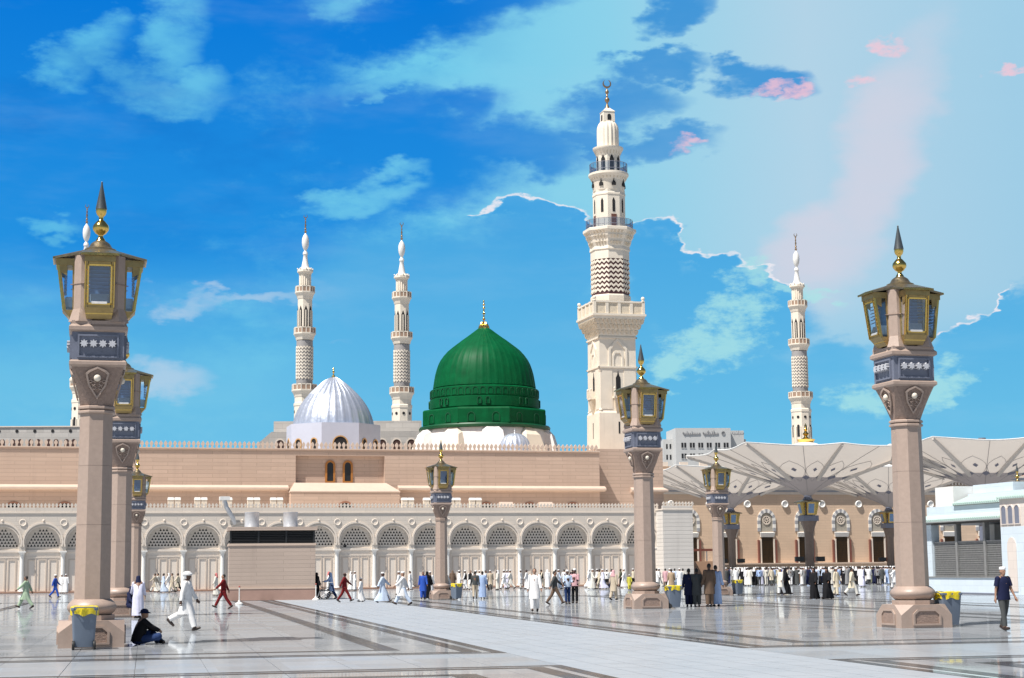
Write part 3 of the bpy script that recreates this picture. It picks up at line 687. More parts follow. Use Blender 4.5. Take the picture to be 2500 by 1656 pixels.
# roof vents: pairs of small white housings on the arcade roof
vb = BF + 2.2
for i, px in enumerate((425, 490, 551, 619, 675, 995, 1048, 1109, 1160)):
    place = ('above the leftmost full arch', 'second from the left on the arcade roof', 'above the diagonal camera arm', 'left of the two steel drums', 'left of the pale projecting box', 'right of the projecting box', 'just behind the middle lamp post', 'right of the middle lamp post', 'rightmost on the arcade roof')[i]
    tv = thing('roof_vent', 'pair of white vent housings, ' + place, 'vent', GP(axof(px, 1226, vb), vb, 6.60), TH, 'white vents on the arcade roof'); tv.scale = (.5, .6, 1.0)
    for s in (-1, 1):
        MB().box(s * .56 - .48, s * .56 + .48, -.4, .4, 0, 1.0).build('housing', WARMW, tv)
        MB().hexa([(s * .56 - .54, -.46, 1.0), (s * .56 + .54, -.46, 1.0), (s * .56 + .54, .46, 1.0), (s * .56 - .54, .46, 1.0)], [(s * .56 - .46, -.3, 1.22), (s * .56 + .46, -.3, 1.22), (s * .56 + .46, .3, 1.22), (s * .56 - .46, .3, 1.22)]).build('hood', WPAINT, tv)
for px, lab in ((1236 , 'first pale slanted hatch on the arcade roof'), (1333, 'second pale slanted hatch on the arcade roof')):
    th_ = thing('roof_hatch', lab, 'hatch', GP(axof(px, 1226, vb), vb, 6.60), TH, 'roof hatches')
    MB().box(-.58, .58, -.4, .5, 0, .42).build('curb', PTRIM, th_)
    MB().hexa([(-.62, -.45, .42), (.62, -.45, .42), (.62, .55, .42), (-.62, .55, .42)], [(-.55, -.1, .86), (.55, -.1, .86), (.55, .5, .86), (-.55, .5, .86)]).build('sloped_lid', PTRIM, th_)
# camera arm leaning out over the arcade
ca = thing('camera_arm', 'white arm with boxy head leaning down in front of the arcade left of the kiosk', 'camera', GP(axof(556, 1216, BF - .8), BF - .8, 0), TH)
q0 = GP(axof(548, 1216, BF - 1.2), BF - 1.2); q1 = GP(axof(572, 1276, BF - 1.2), BF - 1.2); base_x = axof(556, 1216, BF - .8)
xa, xb = q0.dot(EX) - base_x, q1.dot(EX) - base_x
MB().box(xa - .38, xa + .42, -.75, .3, 7.45, 7.75).build('head_housing', WPAINT, ca)
MB().tube([(xa + .05, -.4, 7.45), (xa + .15, -.42, 6.9), (xb - .12, -.2, 6.0), (xb + .1, .3, 5.55)], [.16, .19, .20, .17], 8).build('arm', STEEL, ca, 40)
MB().tube([(xa, .2, 7.6), (xa, 1.0, 7.6), (xa, 1.0, 6.6)], .06, 6).build('bracket', STEEL, ca)

# ------------------------------------------------------------------ kiosk with black louvre band
g0 = gpt(558, 1467); g1 = gpt(762, 1462)
kw = (764 - 557) * g0.y / FPX * 1.005; krz = R(10.6)
ksk = thing('kiosk_building', 'windowless tan kiosk with black louvre band and two steel drums in front of the arcade', 'building', g0, krz)
MB().box(-.06, kw + .06, -.06, 3.4, 0, .62).build('skirt', KSK2, ksk)
MB().box(-.08, kw + .08, -.08, 3.42, .62, .70).build('skirt_cap', PTRIM, ksk)
MB().box(0, kw, 0, 3.36, .70, 3.02).build('wall', KSK, ksk)
MB().box(-.05, kw + .05, -.05, 3.4, 3.02, 3.14).build('wall_cap', PTRIM, ksk)
MB().box(.08, kw - .08, .10, 3.26, 3.14, 3.86).build('vent_core', GRILL, ksk)
for q in range(7): MB().hexa([(.02, .02, 3.20 + q * .095), (kw - .02, .02, 3.20 + q * .095), (kw - .02, .10, 3.245 + q * .095), (.02, .10, 3.245 + q * .095)], [(.02, .02, 3.215 + q * .095), (kw - .02, .02, 3.215 + q * .095), (kw - .02, .10, 3.26 + q * .095), (.02, .10, 3.26 + q * .095)]).build('louvre_slat', GRILL, ksk)
for q in (0.0, .333, .667, 1.0): MB().box(.02 + q * (kw - .16), .12 + q * (kw - .16), .0, .09, 3.14, 3.86).build('louvre_post', GRILL, ksk)
MB().box(-.10, kw + .10, -.12, 3.46, 3.86, 4.06).build('roof_slab', KSK, ksk)
for q in (.265, .72):
    dmb = MB().lathe([(.42, 4.06), (.42, 4.10), (.405, 4.12), (.405, 4.86), (.42, 4.88), (.42, 4.92), (.36, 4.92), (.36, 4.80)], 28, cx=q * kw, cy=1.2)
    dmb.build('exhaust_drum', STEEL, ksk, 40)

# ------------------------------------------------------------------ tall pink prayer-hall wall behind the arcade
BU = BF + 9.0
hall = thing('prayer_hall_wall', 'tall pink stone hall wall with ledge, recess and crenellations behind the arcade', 'building', GP(0, BU), TH)
HX0, HX1, ZH = -26.0, 49.15, 12.42
rx0, rx1, rz0, rz1 = 20.42, 28.55, 9.42, 11.88
for bx in ((HX0, rx0, 0, 30, 0, ZH), (rx1, HX1, 0, 30, 0, ZH), (rx0, rx1, 0, 30, 0, rz0), (rx0, rx1, 0, 30, rz1, ZH)): MB().box(*bx).build('wall', PINK, hall)
MB().box(rx0, rx1, .50, 1.2, rz0, rz1).build('recess_back', PINK, hall)
for cx in (23.62, 25.23):
    f_o, f_i = archpoly(cx, rz0 + .06, 11.05, .46, 10), archpoly(cx, rz0 + .20, 11.05, .28, 10)
    wf = MB().strip_y(f_o, f_i, .40, .52).build('window_frame', mat('orange_window_frame', (.42, .17, .035), .5) if 'orange_window_frame' not in MATS else MATS['orange_window_frame'], hall)
    MB().prism_y(f_i, .46, .505).build('window_pane', GRILL, wf)
MB().prism_y([(HX0, ZH), (HX1 + .05, ZH), (HX1 + .05, ZH + .10), (HX0, ZH + .10)], -.12, .4).build('coping', PTRIM, hall)
um = [(-.08, 0), (-.07, .16), (-.155, .30), (-.14, .42), (0, .62), (.14, .42), (.155, .30), (.07, .16), (.08, 0)]
um_me = MB().prism_y(um, -.02, .16).mesh('merlon', PTRIM)
x = HX0 + .2
while x < HX1: obj('merlon', um_me, hall, (x, 0, ZH + .10)); x += .408
for lx0, lx1 in ((HX0, 19.75), (29.75, HX1 + .5)):
    MB().hexa([(lx0, -.50, 8.82), (lx1, -.50, 8.82), (lx1, 0, 8.70), (lx0, 0, 8.70)], [(lx0, -.50, 8.98), (lx1, -.50, 8.98), (lx1, 0, 9.22), (lx0, 0, 9.22)]).build('ledge', PTRIM, hall)
MB().box(19.81, 29.65, -1.5, 0.0, 5.0, 8.52).build('projecting_box', PINK, hall)
MB().hexa([(19.75, -1.55, 8.52), (29.71, -1.55, 8.52), (29.71, 0, 8.52), (19.75, 0, 8.52)], [(19.75, -1.55, 8.62), (29.71, -1.55, 8.62), (28.7, 0, 9.44), (20.3, 0, 9.44)]).build('box_roof', PTRIM, hall)
for cx in (-3.89, .37, 38.1, 42.27, 46.46, 24.7):
    yy = -1.5 if cx == 24.7 else 0
    lf = MB().strip_y(arc(cx, 7.0, .75, 0, 180, 10), arc(cx, 7.0, .58, 0, 180, 10), yy - .06, yy + .02, closed=False).build('lunette_frame', mat('brown_frame', (.33, .16, .10), .6) if 'brown_frame' not in MATS else MATS['brown_frame'], hall)
    MB().prism_y(arc(cx, 7.0, .58, 0, 180, 10), yy - .03, yy + .01).build('lunette_pane', BLACK, lf)
# setback block that carries the tall minaret
blk = thing('pink_tower_base', 'plain pink stone block under the tall cream minaret', 'building', GP(HX1, BU + 1.6), TH)
bw_ = 55.7 - HX1
MB().box(0, bw_ + .4, 0, 16, 0, 12.86).build('wall', PINK, blk)
MB().hexa([(3.6, -.45, 8.80), (bw_ + .75, -.45, 8.80), (bw_ + .4, 0, 8.68), (3.6, 0, 8.68)], [(3.6, -.45, 8.96), (bw_ + .75, -.45, 8.96), (bw_ + .4, 0, 9.2), (3.6, 0, 9.2)]).build('ledge', PTRIM, blk)

# ------------------------------------------------------------------ minaret helpers
CREAM = mat('cream_limestone', (0.78, 0.70, 0.585), 0.65, var=0.07, scale=.8, streak=0.16)
CREAMD = mat('carved_limestone', (0.66, 0.57, 0.44), 0.75, var=0.20, scale=3, bump=.6, bscale=5)
DKRED = mat('dark_red_stone', (0.105, 0.042, 0.045), 0.55, var=.12)
ZGREY = mat('grey_shaft_stone', (0.33, 0.315, 0.31), 0.6, var=.10)
FINM = mat('weathered_gold', (0.36, 0.24, 0.13), 0.35, metal=.7, var=.2)
def crescent(mb, c, r, w0, n=22, th=.12):   # open moon standing on its back
    pts = []
    for i in range(n + 1):
        t = R(-90 - 155 + 310 * i / n); k = 1 - abs(2 * i / n - 1) ** 1.6
        pts.append((t, w0 * k + .01))
    o = [(c[0] + r * math.cos(t), c[2] + r * math.sin(t)) for t, q in pts]; i_ = [(c[0] + (r - q) * math.cos(t), c[2] + .25 * 0 + (r - q) * math.sin(t)) for t, q in pts]
    mb.strip_y(o, i_, c[1] - th / 2, c[1] + th / 2, closed=False); return mb
def zigring(sides, af, z, amp, th, zigs, proud, seg_round=False):
    """one chevron course running round a shaft"""
    base = octo(af) if not seg_round else [(af / 2 * math.cos(2 * math.pi * i / sides), af / 2 * math.sin(2 * math.pi * i / sides)) for i in range(sides)]
    ptsI, ptsO = [], []
    k = (af / 2 + proud) / (af / 2)
    for s in range(len(base)):
        p, q = base[s], base[(s + 1) % len(base)]
        for j in range(zigs * 2):
            t = j / (zigs * 2); x, y = p[0] + (q[0] - p[0]) * t, p[1] + (q[1] - p[1]) * t
            zz = z + (amp if j % 2 else 0)
            ptsI.append((x, y, zz)); ptsO.append((x * k, y * k, zz))
    up = lambda L: [(x, y, zz + th) for x, y, zz in L]
    return MB().loft([ptsI, ptsO, up(ptsO), up(ptsI)], False, False)
def octrings(mb, prof): return mb.loft([[(x, y, z) for x, y in octo(w_)] for w_, z in prof])

# ------------------------------------------------------------------ tall cream minaret
mc = at(1497, 1090, 172)
mi = thing('tall_minaret', 'tall cream minaret with square shaft, chevron band and crescent finial, right of green dome', 'minaret', (mc.x, mc.y, 0), TH)
def sqring(h, z): return [(-h, -h, z), (h, -h, z), (h, h, z), (-h, h, z)]
MB().loft([sqring(2.12, 12.4), sqring(2.08, 17.1), sqring(1.98, 17.3)]).build('lower_shaft', CREAM, mi)
MB().loft([sqring(1.96, 17.3), sqring(1.94, 25.2)]).build('middle_shaft', CREAM, mi)
for k in range(4):
    M = Matrix.Rotation(k * math.pi / 2, 4, 'Z')
    MB().lathe([(.14, 17.3), (.22, 17.4), (.13, 17.6), (.13, 21.2), (.2, 21.4)], 10, cx=-1.86, cy=-1.86).xf(M).build('corner_colonette', CREAM, mi)
    for z in (21.70, 24.72): MB().box(-2.08, 2.08, -2.08, -1.93, z, z + .16).xf(M).build('string_course', CREAM, mi)
    MB().box(-1.9, -.62, -2.0, -1.93, 17.5, 21.7).xf(M).build('side_panel', CREAM, mi)
    MB().box(.62, 1.9, -2.0, -1.93, 17.5, 21.7).xf(M).build('side_panel', CREAM, mi)
    # niche with ogee hood
    MB().strip_y([(-1.0, 21.86), (-1.0, 23.7), (0, 24.75), (1.0, 23.7), (1.0, 21.86)], [(-.78, 21.86), (-.78, 23.55), (0, 24.4), (.78, 23.55), (.78, 21.86)], -2.05, -1.93, closed=False).xf(M).build('niche_hood', CREAM, mi)
    MB().strip_y([(-.6, 21.86), (-.6, 22.9), (-.35, 23.4), (.35, 23.4), (.6, 22.9), (.6, 21.86)], [(-.42, 21.86), (-.42, 22.8), (-.25, 23.2), (.25, 23.2), (.42, 22.8), (.42, 21.86)], -2.03, -1.93, closed=False).xf(M).build('niche_frame', CREAM, mi)
    # small window with balcony
    MB().prism_y([(-.24, 19.5), (.24, 19.5), (.24, 20.7), (.1, 20.95), (0, 21.4), (-.1, 20.95), (-.24, 20.7)], -1.99, -1.93).xf(M).build('window', BLACK, mi)
    bal = MB().box(-.62, .62, -2.5, -1.93, 18.6, 18.75).xf(M).build('small_balcony', CREAM, mi)
    MB().box(-.6, .6, -2.5, -2.42, 18.75, 19.4).xf(M).build('balcony_screen', CREAMD, bal)
    for sx in (-1, 1): MB().box(sx * .56 - .07, sx * .56 + .07, -2.55, -2.38, 18.75, 19.5).ball((sx * .56, -2.46, 19.6), .11, 8, 6).xf(M).build('balcony_post', CREAM, bal)
    MB().hexa([(-.2, -2.05, 16.9), (.2, -2.05, 16.9), (.2, -1.93, 16.9), (-.2, -1.93, 16.9)], [(-.55, -2.45, 18.6), (.55, -2.45, 18.6), (.55, -1.93, 18.6), (-.55, -1.93, 18.6)]).xf(M).build('balcony_corbel', CREAMD, bal)
    MB().box(-.08, .08, -2.115, -2.05, 14.6 if k % 2 else 15.0, 16.2).xf(M).build('slit_window', BLACK, mi)
    # square gallery parapet
    for q in range(5): MB().box(-2.6 + q * 1.3 - .16, -2.6 + q * 1.3 + .16, -2.74, -2.46, 27.15, 28.5).xf(M).build('parapet_post', CREAM, mi)
    for q in range(4): MB().box(-2.44 + q * 1.3, -1.46 + q * 1.3, -2.66, -2.54, 27.15, 28.3).xf(M).build('parapet_panel', CREAMD, mi)
    MB().box(-2.72, 2.72, -2.76, -2.44, 28.3, 28.46).xf(M).build('parapet_rail', CREAM, mi)
    MB().lathe([(.2, 28.5), (.1, 28.6)], 8, cx=-2.6, cy=-2.6).ball((-2.6, -2.6, 28.78), .2, 8, 6).xf(M).build('corner_ball', CREAM, mi)
mq = MB(); hh = [(1.98, 24.95), (2.06, 25.2), (2.1, 25.5), (2.25, 25.7), (2.3, 26.0), (2.48, 26.2), (2.55, 26.5), (2.72, 26.65), (2.75, 26.9), (2.86, 26.95), (2.86, 27.15)]
mq.loft([sqring(h_, z_) for h_, z_ in hh]); mq.build('corbel_table', CREAM, mi)
for k in range(4):      # hanging corbel teeth, row above row
    M = Matrix.Rotation(k * math.pi / 2, 4, 'Z')
    tm = MB()
    for (z, h_, cnt) in ((25.3, 2.16, 9), (25.85, 2.40, 11), (26.35, 2.64, 12)):
        for j in range(cnt):
            x = -h_ + .2 + (2 * h_ - .4) * j / (cnt - 1); tm.hexa([(x - .05, -h_ + .02, z - .18), (x + .05, -h_ + .02, z - .18), (x + .05, -h_ + .2, z - .18), (x - .05, -h_ + .2, z - .18)], [(x - .15, -h_ - .1, z + .22), (x + .15, -h_ - .1, z + .22), (x + .15, -h_ + .2, z + .22), (x - .15, -h_ + .2, z + .22)])
    tm.xf(M).build('corbel_teeth', CREAMD, mi)
octrings(MB(), [(3.85, 27.1), (3.85, 29.2), (3.72, 29.35)]).build('octagon_foot', CREAM, mi)
octrings(MB(), [(3.58, 29.3), (3.58, 33.1)]).build('chevron_core', DKRED, mi)
for q in range(7): zigring(8, 3.60, 29.55 + q * .50, .24, .25, 3, .07).build('chevron_course', CREAM, mi)
octrings(MB(), [(3.72, 33.05), (3.72, 33.95)]).build('octagon_shaft', CREAM, mi)
octrings(MB(), [(3.74, 33.95), (3.9, 34.05), (3.86, 34.2), (3.8, 34.4), (4.1, 34.8), (4.2, 35.1), (4.55, 35.4), (4.65, 35.7), (5.0, 35.9), (5.12, 36.0), (5.12, 36.25), (5.0, 36.3)]).build('gallery_corbel', CREAM, mi)
def teeth(prof, cnt, name, mtl):
    tm = MB()
    for (r, z, hh_) in prof:
        for j in range(cnt):
            a = 2 * math.pi * (j + .5) / cnt
            tm.merge(MB().hexa([(r - .2, -.04, z), (r + .0, -.04, z), (r + .0, .04, z), (r - .2, .04, z)], [(r - .2, -.11, z + hh_), (r + .16, -.11, z + hh_), (r + .16, .11, z + hh_), (r - .2, .11, z + hh_)]).xf(Matrix.Rotation(a, 4, 'Z')))
    tm.build(name, mtl, mi)
teeth([(2.02, 34.5, .3), (2.24, 35.15, .3), (2.42, 35.65, .25)], 40, 'gallery_teeth', CREAMD)
RAILG = glass_mat('blue_rail_glass', (0.62, 0.70, 0.80, 1), .3)
def railing(r, z0, z1, n_, name):
    rl = MB()
    for j in range(n_): rl.lathe([(.025, z0), (.025, z1)], 5, cx=r * math.cos(2 * math.pi * j / n_), cy=r * math.sin(2 * math.pi * j / n_))
    for z in (z0 + .35, z1): rl.tube([(r * math.cos(2 * math.pi * j / 32), r * math.sin(2 * math.pi * j / 32), z) for j in range(33)], .03, 5)
    rr_ = rl.build(name, SLATE, mi)
    MB().lathe([(r - .02, z0 + .05), (r - .02, z1 - .05)], 32, cap0=False, cap1=False).build('rail_glass', RAILG, rr_)
railing(2.42, 36.25, 37.2, 24, 'railing')
octrings(MB(), [(3.1, 36.25), (3.1, 39.8), (3.2, 39.85), (3.2, 40.0), (3.1, 40.1), (3.1, 40.4)]).build('upper_octagon', CREAM, mi)
for k in range(8):
    M = Matrix.Rotation(k * math.pi / 4, 4, 'Z')
    MB().prism_y([(-.14, 38.0), (.14, 38.0), (.14, 39.2), (0, 39.5), (-.14, 39.2)], -1.58, -1.5).xf(M).build('slot_window', BLACK, mi)
    if k % 2 == 0: MB().box(-.28, .28, -1.6, -1.5, 36.3, 37.75).xf(M).build('door', mat('brown_door', (.16, .07, .05), .5) if 'brown_door' not in MATS else MATS['brown_door'], mi)
    MB().prism_y([(-.22, 40.75), (.22, 40.75), (.2, 41.05), (.06, 41.2), (0, 41.55), (-.06, 41.2), (-.2, 41.05)], -1.78, -1.5).xf(M).build('arched_opening', BLACK, mi)
    MB().prism_y([(-.22, 42.5), (.22, 42.5), (.22, 43.7), (.07, 44.0), (0, 44.4), (-.07, 44.0), (-.22, 43.7)], -1.2, -1.1).xf(M).build('tall_opening', BLACK, mi)
MB().lathe([(1.62, 40.35), (1.66, 40.5), (1.68, 41.3), (1.8, 41.6), (1.95, 41.8), (2.05, 41.95), (2.1, 42.0), (2.1, 42.2), (2.0, 42.25)], 32).build('top_gallery', CREAM, mi, 40)
teeth([(1.82, 41.55, .35)], 30, 'top_gallery_teeth', CREAMD)
railing(1.95, 42.2, 43.25, 20, 'railing')
octrings(MB(), [(2.3, 42.2), (2.3, 44.1)]).build('lantern_storey', CREAM, mi)
MB().lathe([(1.15, 43.9), (1.2, 44.1), (1.4, 44.5), (1.5, 44.7), (1.6, 44.85), (1.6, 45.0), (1.2, 45.1)], 28).build('lantern_cornice', CREAM, mi, 40)
teeth([(1.28, 44.25, .35)], 24, 'cornice_teeth', CREAMD)
rings = []
for (r, z) in ((1.10, 45.05), (1.10, 46.9), (1.07, 47.2), (.98, 47.5), (.82, 47.72), (.6, 47.85)):
    rings.append([((r + .05 * math.cos(16 * t)) * math.cos(t), (r + .05 * math.cos(16 * t)) * math.sin(t), z) for t in [2 * math.pi * j / 96 for j in range(96)]])
MB().loft(rings).build('fluted_dome', CREAM, mi, 60)
MB().loft([sqring(.62, 47.8), sqring(.60, 48.85), sqring(.66, 48.9), sqring(.3, 49.25), sqring(.16, 49.4)]).build('top_lantern', CREAM, mi)
for k in range(4): MB().prism_y(archpoly(0, 47.95, 48.4, .2, 8), -.64, -.58).xf(Matrix.Rotation(k * math.pi / 2, 4, 'Z')).build('lantern_opening', BLACK, mi)
fm = MB().lathe([(.26, 49.35), (.1, 49.75), (.07, 49.9), (.22, 50.1), (.26, 50.25), (.2, 50.42), (.06, 50.55), (.12, 50.7), (.06, 50.85), (.16, 50.95), (.2, 51.1), (.14, 51.25), (.04, 51.4), (.04, 51.55)], 14)
crescent(fm, (0, 0, 51.98), .46, .18); fm.build('crescent_finial', FINM, mi, 40)
# ------------------------------------------------------------------ green dome
GREEN = mat('green_lead_paint', (0.001, 0.088, 0.028), 0.5, var=0.30, scale=.9, streak=0.45, spec=.12)
GREEND = mat('green_paint_trim', (0.001, 0.072, 0.024), 0.45, var=0.14, scale=1.0, streak=0.2)
SILV = mat('silver_sheet', (0.60, 0.65, 0.75), 0.36, metal=.6, var=0.06, scale=1.5, rvar=.06)
SILVW = mat('pale_blue_drum_paint', (0.50, 0.545, 0.66), 0.6, var=.05, scale=1, streak=.12)
YD = 180.0
def zy(px, y, Y): return at(px, y, Y).z
kd = YD / FPX / 3.645 * 1.004
dc = at(1183, 1000, YD)
dome = thing('green_dome', 'large ribbed green dome with gold finial on a white base', 'dome', (dc.x, dc.y, 0), TH)
pr = [(372, 47), (390, 72), (415, 104), (450, 150), (485, 200), (520, 246), (550, 286), (580, 322), (620, 358), (660, 387), (700, 407), (740, 421), (790, 435), (840, 444), (880, 450), (912, 455)]
P_ = [(r * kd, zy(1183, 700 + y / 3.645, YD)) for y, r in pr]
NR = 44; rings = []
for (r, z) in reversed(P_):
    ring = []
    for j in range(NR * 5):
        t = 2 * math.pi * j / (NR * 5); k = (j % 5)
        ring.append(((r + (.05 if k == 0 else 0) * min(1, r / 2)) * math.cos(t), (r + (.05 if k == 0 else 0) * min(1, r / 2)) * math.sin(t), z))
    rings.append(ring)
MB().loft(rings).build('dome_shell', GREEN, dome, 70)
z4 = lambda y: zy(1183, 700 + y / 3.645, YD)
MB().lathe([(455 * kd, z4(918)), (482 * kd, z4(932)), (484 * kd, z4(1005)), (478 * kd, z4(1012)), (487 * kd, z4(1018)), (489 * kd, z4(1100)), (480 * kd, z4(1112))], 96).build('upper_drum', GREEN, dome, 30)
ZB0, ZB1 = z4(1252), z4(1132)
MB().loft([[(x, y, z) for x, y in octo(q, 7.5)] for q, z in ((1075 * kd, ZB0), (1075 * kd, ZB1), (1060 * kd, z4(1120)), (980 * kd, z4(1112)))]).build('octagon_drum', GREEN, dome)
MB().lathe([(1110 * kd / 2, z4(1290)), (1160 * kd / 2, z4(1288)), (1168 * kd / 2, z4(1268)), (1150 * kd / 2, z4(1256)), (1070 * kd / 2, z4(1250))], 64).build('green_flange', GREEND, dome, 40)
rd = 489 * kd
for k in range(8):
    for s in (-1, 1):
        a = R(-90 + 7.5 + 22.5 + 45 * k) + s * .075
        M = Matrix.Rotation(a + math.pi / 2, 4, 'Z'); zb = z4(1085)
        wf = MB().strip_y(archpoly(0, zb, zb + .52, .23, 8), archpoly(0, zb + .02, zb + .52, .16, 8), -rd - .10, -rd + .1).xf(M).build('window_frame', GREEND, dome)
        MB().prism_y(archpoly(0, zb + .02, zb + .52, .165, 8), -rd - .02, -rd + .1).xf(M).build('window_pane', GREEN, wf)
    a = R(-90 + 7.5 + 22.5 + 45 * k - 15 * 0); M = Matrix.Rotation(a + math.pi / 2, 4, 'Z'); rb = 1075 * kd / 2
    for s in (-1, 1) if k % 1 == 0 else (0,):
        wf = MB().strip_y(archpoly(s * 1.28, ZB0 + .12, ZB0 + .72, .40, 10), archpoly(s * 1.28, ZB0 + .12, ZB0 + .72, .32, 10), -rb - .06, -rb + .05).xf(M).build('blind_arch', GREEND, dome)
bl = MB(); n_ = 46
for j in range(n_):
    M = Matrix.Rotation(2 * math.pi * j / n_, 4, 'Z'); r0 = 484 * kd
    bl.merge(MB().strip_y(archpoly(0, z4(1000), z4(960), .28, 8), archpoly(0, z4(1000), z4(960), .235, 8), -r0 - .03, -r0 + .05).xf(M))
bl.build('arcade_band', GREEND, dome)
gc = MB(); z0 = z4(372)
rr = []
for (r, z) in ((.58, z0 - .05), (.56, z0 + .12), (.42, z0 + .42), (.25, z0 + .62), (.10, z0 + .74)):
    rr.append([((r + .05 * math.cos(12 * t)) * math.cos(t), (r + .05 * math.cos(12 * t)) * math.sin(t), z) for t in [2 * math.pi * j / 72 for j in range(72)]])
gc.loft(rr)
prof = [(.09, z0 + .70)]
for i, (dz, r) in enumerate(((1.0, .20), (1.30, .10), (1.62, .19), (1.95, .10), (2.25, .16), (2.62, .15), (2.92, .09))):
    prof += [(.05, z0 + dz - .14), (r, z0 + dz), (.05, z0 + dz + .14)]
prof += [(.02, z0 + 3.1)]
gc.lathe(prof, 12); gc.build('gold_finial', GOLD, dome, 50)
# white base with buttress blocks
WB = mat('whitewashed_plaster', (0.76, 0.735, 0.715), 0.75, var=.05, scale=.8, streak=.15)
WBW = mat('cream_plaster', (0.76, 0.68, 0.56), 0.75, var=.06, scale=.8, streak=.1)  # warmer plaster tone for every second buttress
MB().lathe([(6.9, 12.0), (6.75, z4(1330)), (6.55, z4(1292)), (6.4, z4(1285))], 64).build('white_drum', WB, dome, 30)
for j in range(10):
    M = Matrix.Rotation(R(36 * j - 7), 4, 'Z'); zt = z4(1262 + (j % 2) * 18)
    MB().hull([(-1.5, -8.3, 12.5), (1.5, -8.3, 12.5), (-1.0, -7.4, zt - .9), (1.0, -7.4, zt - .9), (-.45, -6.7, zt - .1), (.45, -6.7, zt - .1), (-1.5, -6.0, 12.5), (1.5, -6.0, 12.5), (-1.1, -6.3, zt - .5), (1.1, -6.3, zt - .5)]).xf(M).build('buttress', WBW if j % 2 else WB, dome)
# small silver dome in front of it
sc_ = at(1257, 1095, 171)
sd = thing('small_silver_dome', 'small fluted silver dome in front of the green dome base', 'dome', (sc_.x, sc_.y, 0), TH)
zz = lambda y: zy(1257, y, 171)
rings = []
for i in range(10):
    t = math.pi / 2 * i / 9; r = 1.60 * math.cos(t) ** .8 if i < 9 else .04; z = zz(1102) + (zz(1058) - zz(1102)) * math.sin(t)
    rings.append([((r * (1 + .025 * math.cos(18 * q))) * math.cos(q), (r * (1 + .025 * math.cos(18 * q))) * math.sin(q), z) for q in [2 * math.pi * j / 108 for j in range(108)]])
MB().loft(rings).build('dome_shell', SILV, sd, 60)
MB().lathe([(1.75, 12.5), (1.75, zz(1102))], 24).build('drum', WB, sd)
MB().lathe([(.12, zz(1059)), (.05, zz(1056)), (.08, zz(1053)), (.03, zz(1050)), (.01, zz(1045))], 10).build('finial', STEEL, sd)
# large silver dome
YS = 178.0; ks = YS / FPX / 2.489; sc2 = at(813.6, 1050, YS)
sv = thing('silver_dome', 'pointed silver ribbed dome on pale octagonal drum, left of centre', 'dome', (sc2.x, sc2.y, 0), TH)
zs_ = lambda y: zy(813.6, 500 + y / 2.489, YS)
pr = [(1346, 243), (1320, 239), (1290, 230), (1255, 216), (1220, 197), (1185, 172), (1150, 141), (1120, 110), (1095, 82), (1075, 57), (1060, 33), (1048, 9)]
rings = []
for (y, r) in pr:
    ring = []
    for j in range(150):
        t = 2 * math.pi * j / 150; ring.append(((r * ks + (.09 if j % 5 == 0 else 0)) * math.cos(t), (r * ks + (.09 if j % 5 == 0 else 0)) * math.sin(t), zs_(y)))
    rings.append(ring)
MB().loft(rings).build('dome_shell', SILV, sv, 60)
MB().loft([[(x, y, z) for x, y in octo(540 * ks, 22.5)] for z in (11.5, zs_(1346))]).build('octagon_drum', SILVW, sv)
ob_ = mat('ochre_window_surround', (.52, .32, .14), .6)
for k in range(8):
    M = Matrix.Rotation(k * math.pi / 4, 4, 'Z'); ra = 540 * ks / 2; zb = 12.6
    for cx, hw_, zt in (((0, .70, 14.55),) if k % 2 == 0 else ((-1.0, .30, 14.75), (1.0, .30, 14.75))):
        wf = MB().strip_y(archpoly(cx, zb, zt, hw_ + .12, 10), archpoly(cx, zb, zt, hw_, 10), -ra - .08, -ra + .1).xf(M).build('window_surround', ob_, sv)
        MB().prism_y(archpoly(cx, zb, zt, hw_, 10), -ra - .03, -ra + .1).xf(M).build('window_pane', BLACK, wf)
MB().lathe([(.22, zs_(1050)), (.2, zs_(1043)), (.07, zs_(1034)), (.05, zs_(1026)), (.12, zs_(1020)), (.12, zs_(1014)), (.04, zs_(1006)), (.1, zs_(998)), (.02, zs_(990))], 12).build('gold_finial', GOLD, sv, 50)

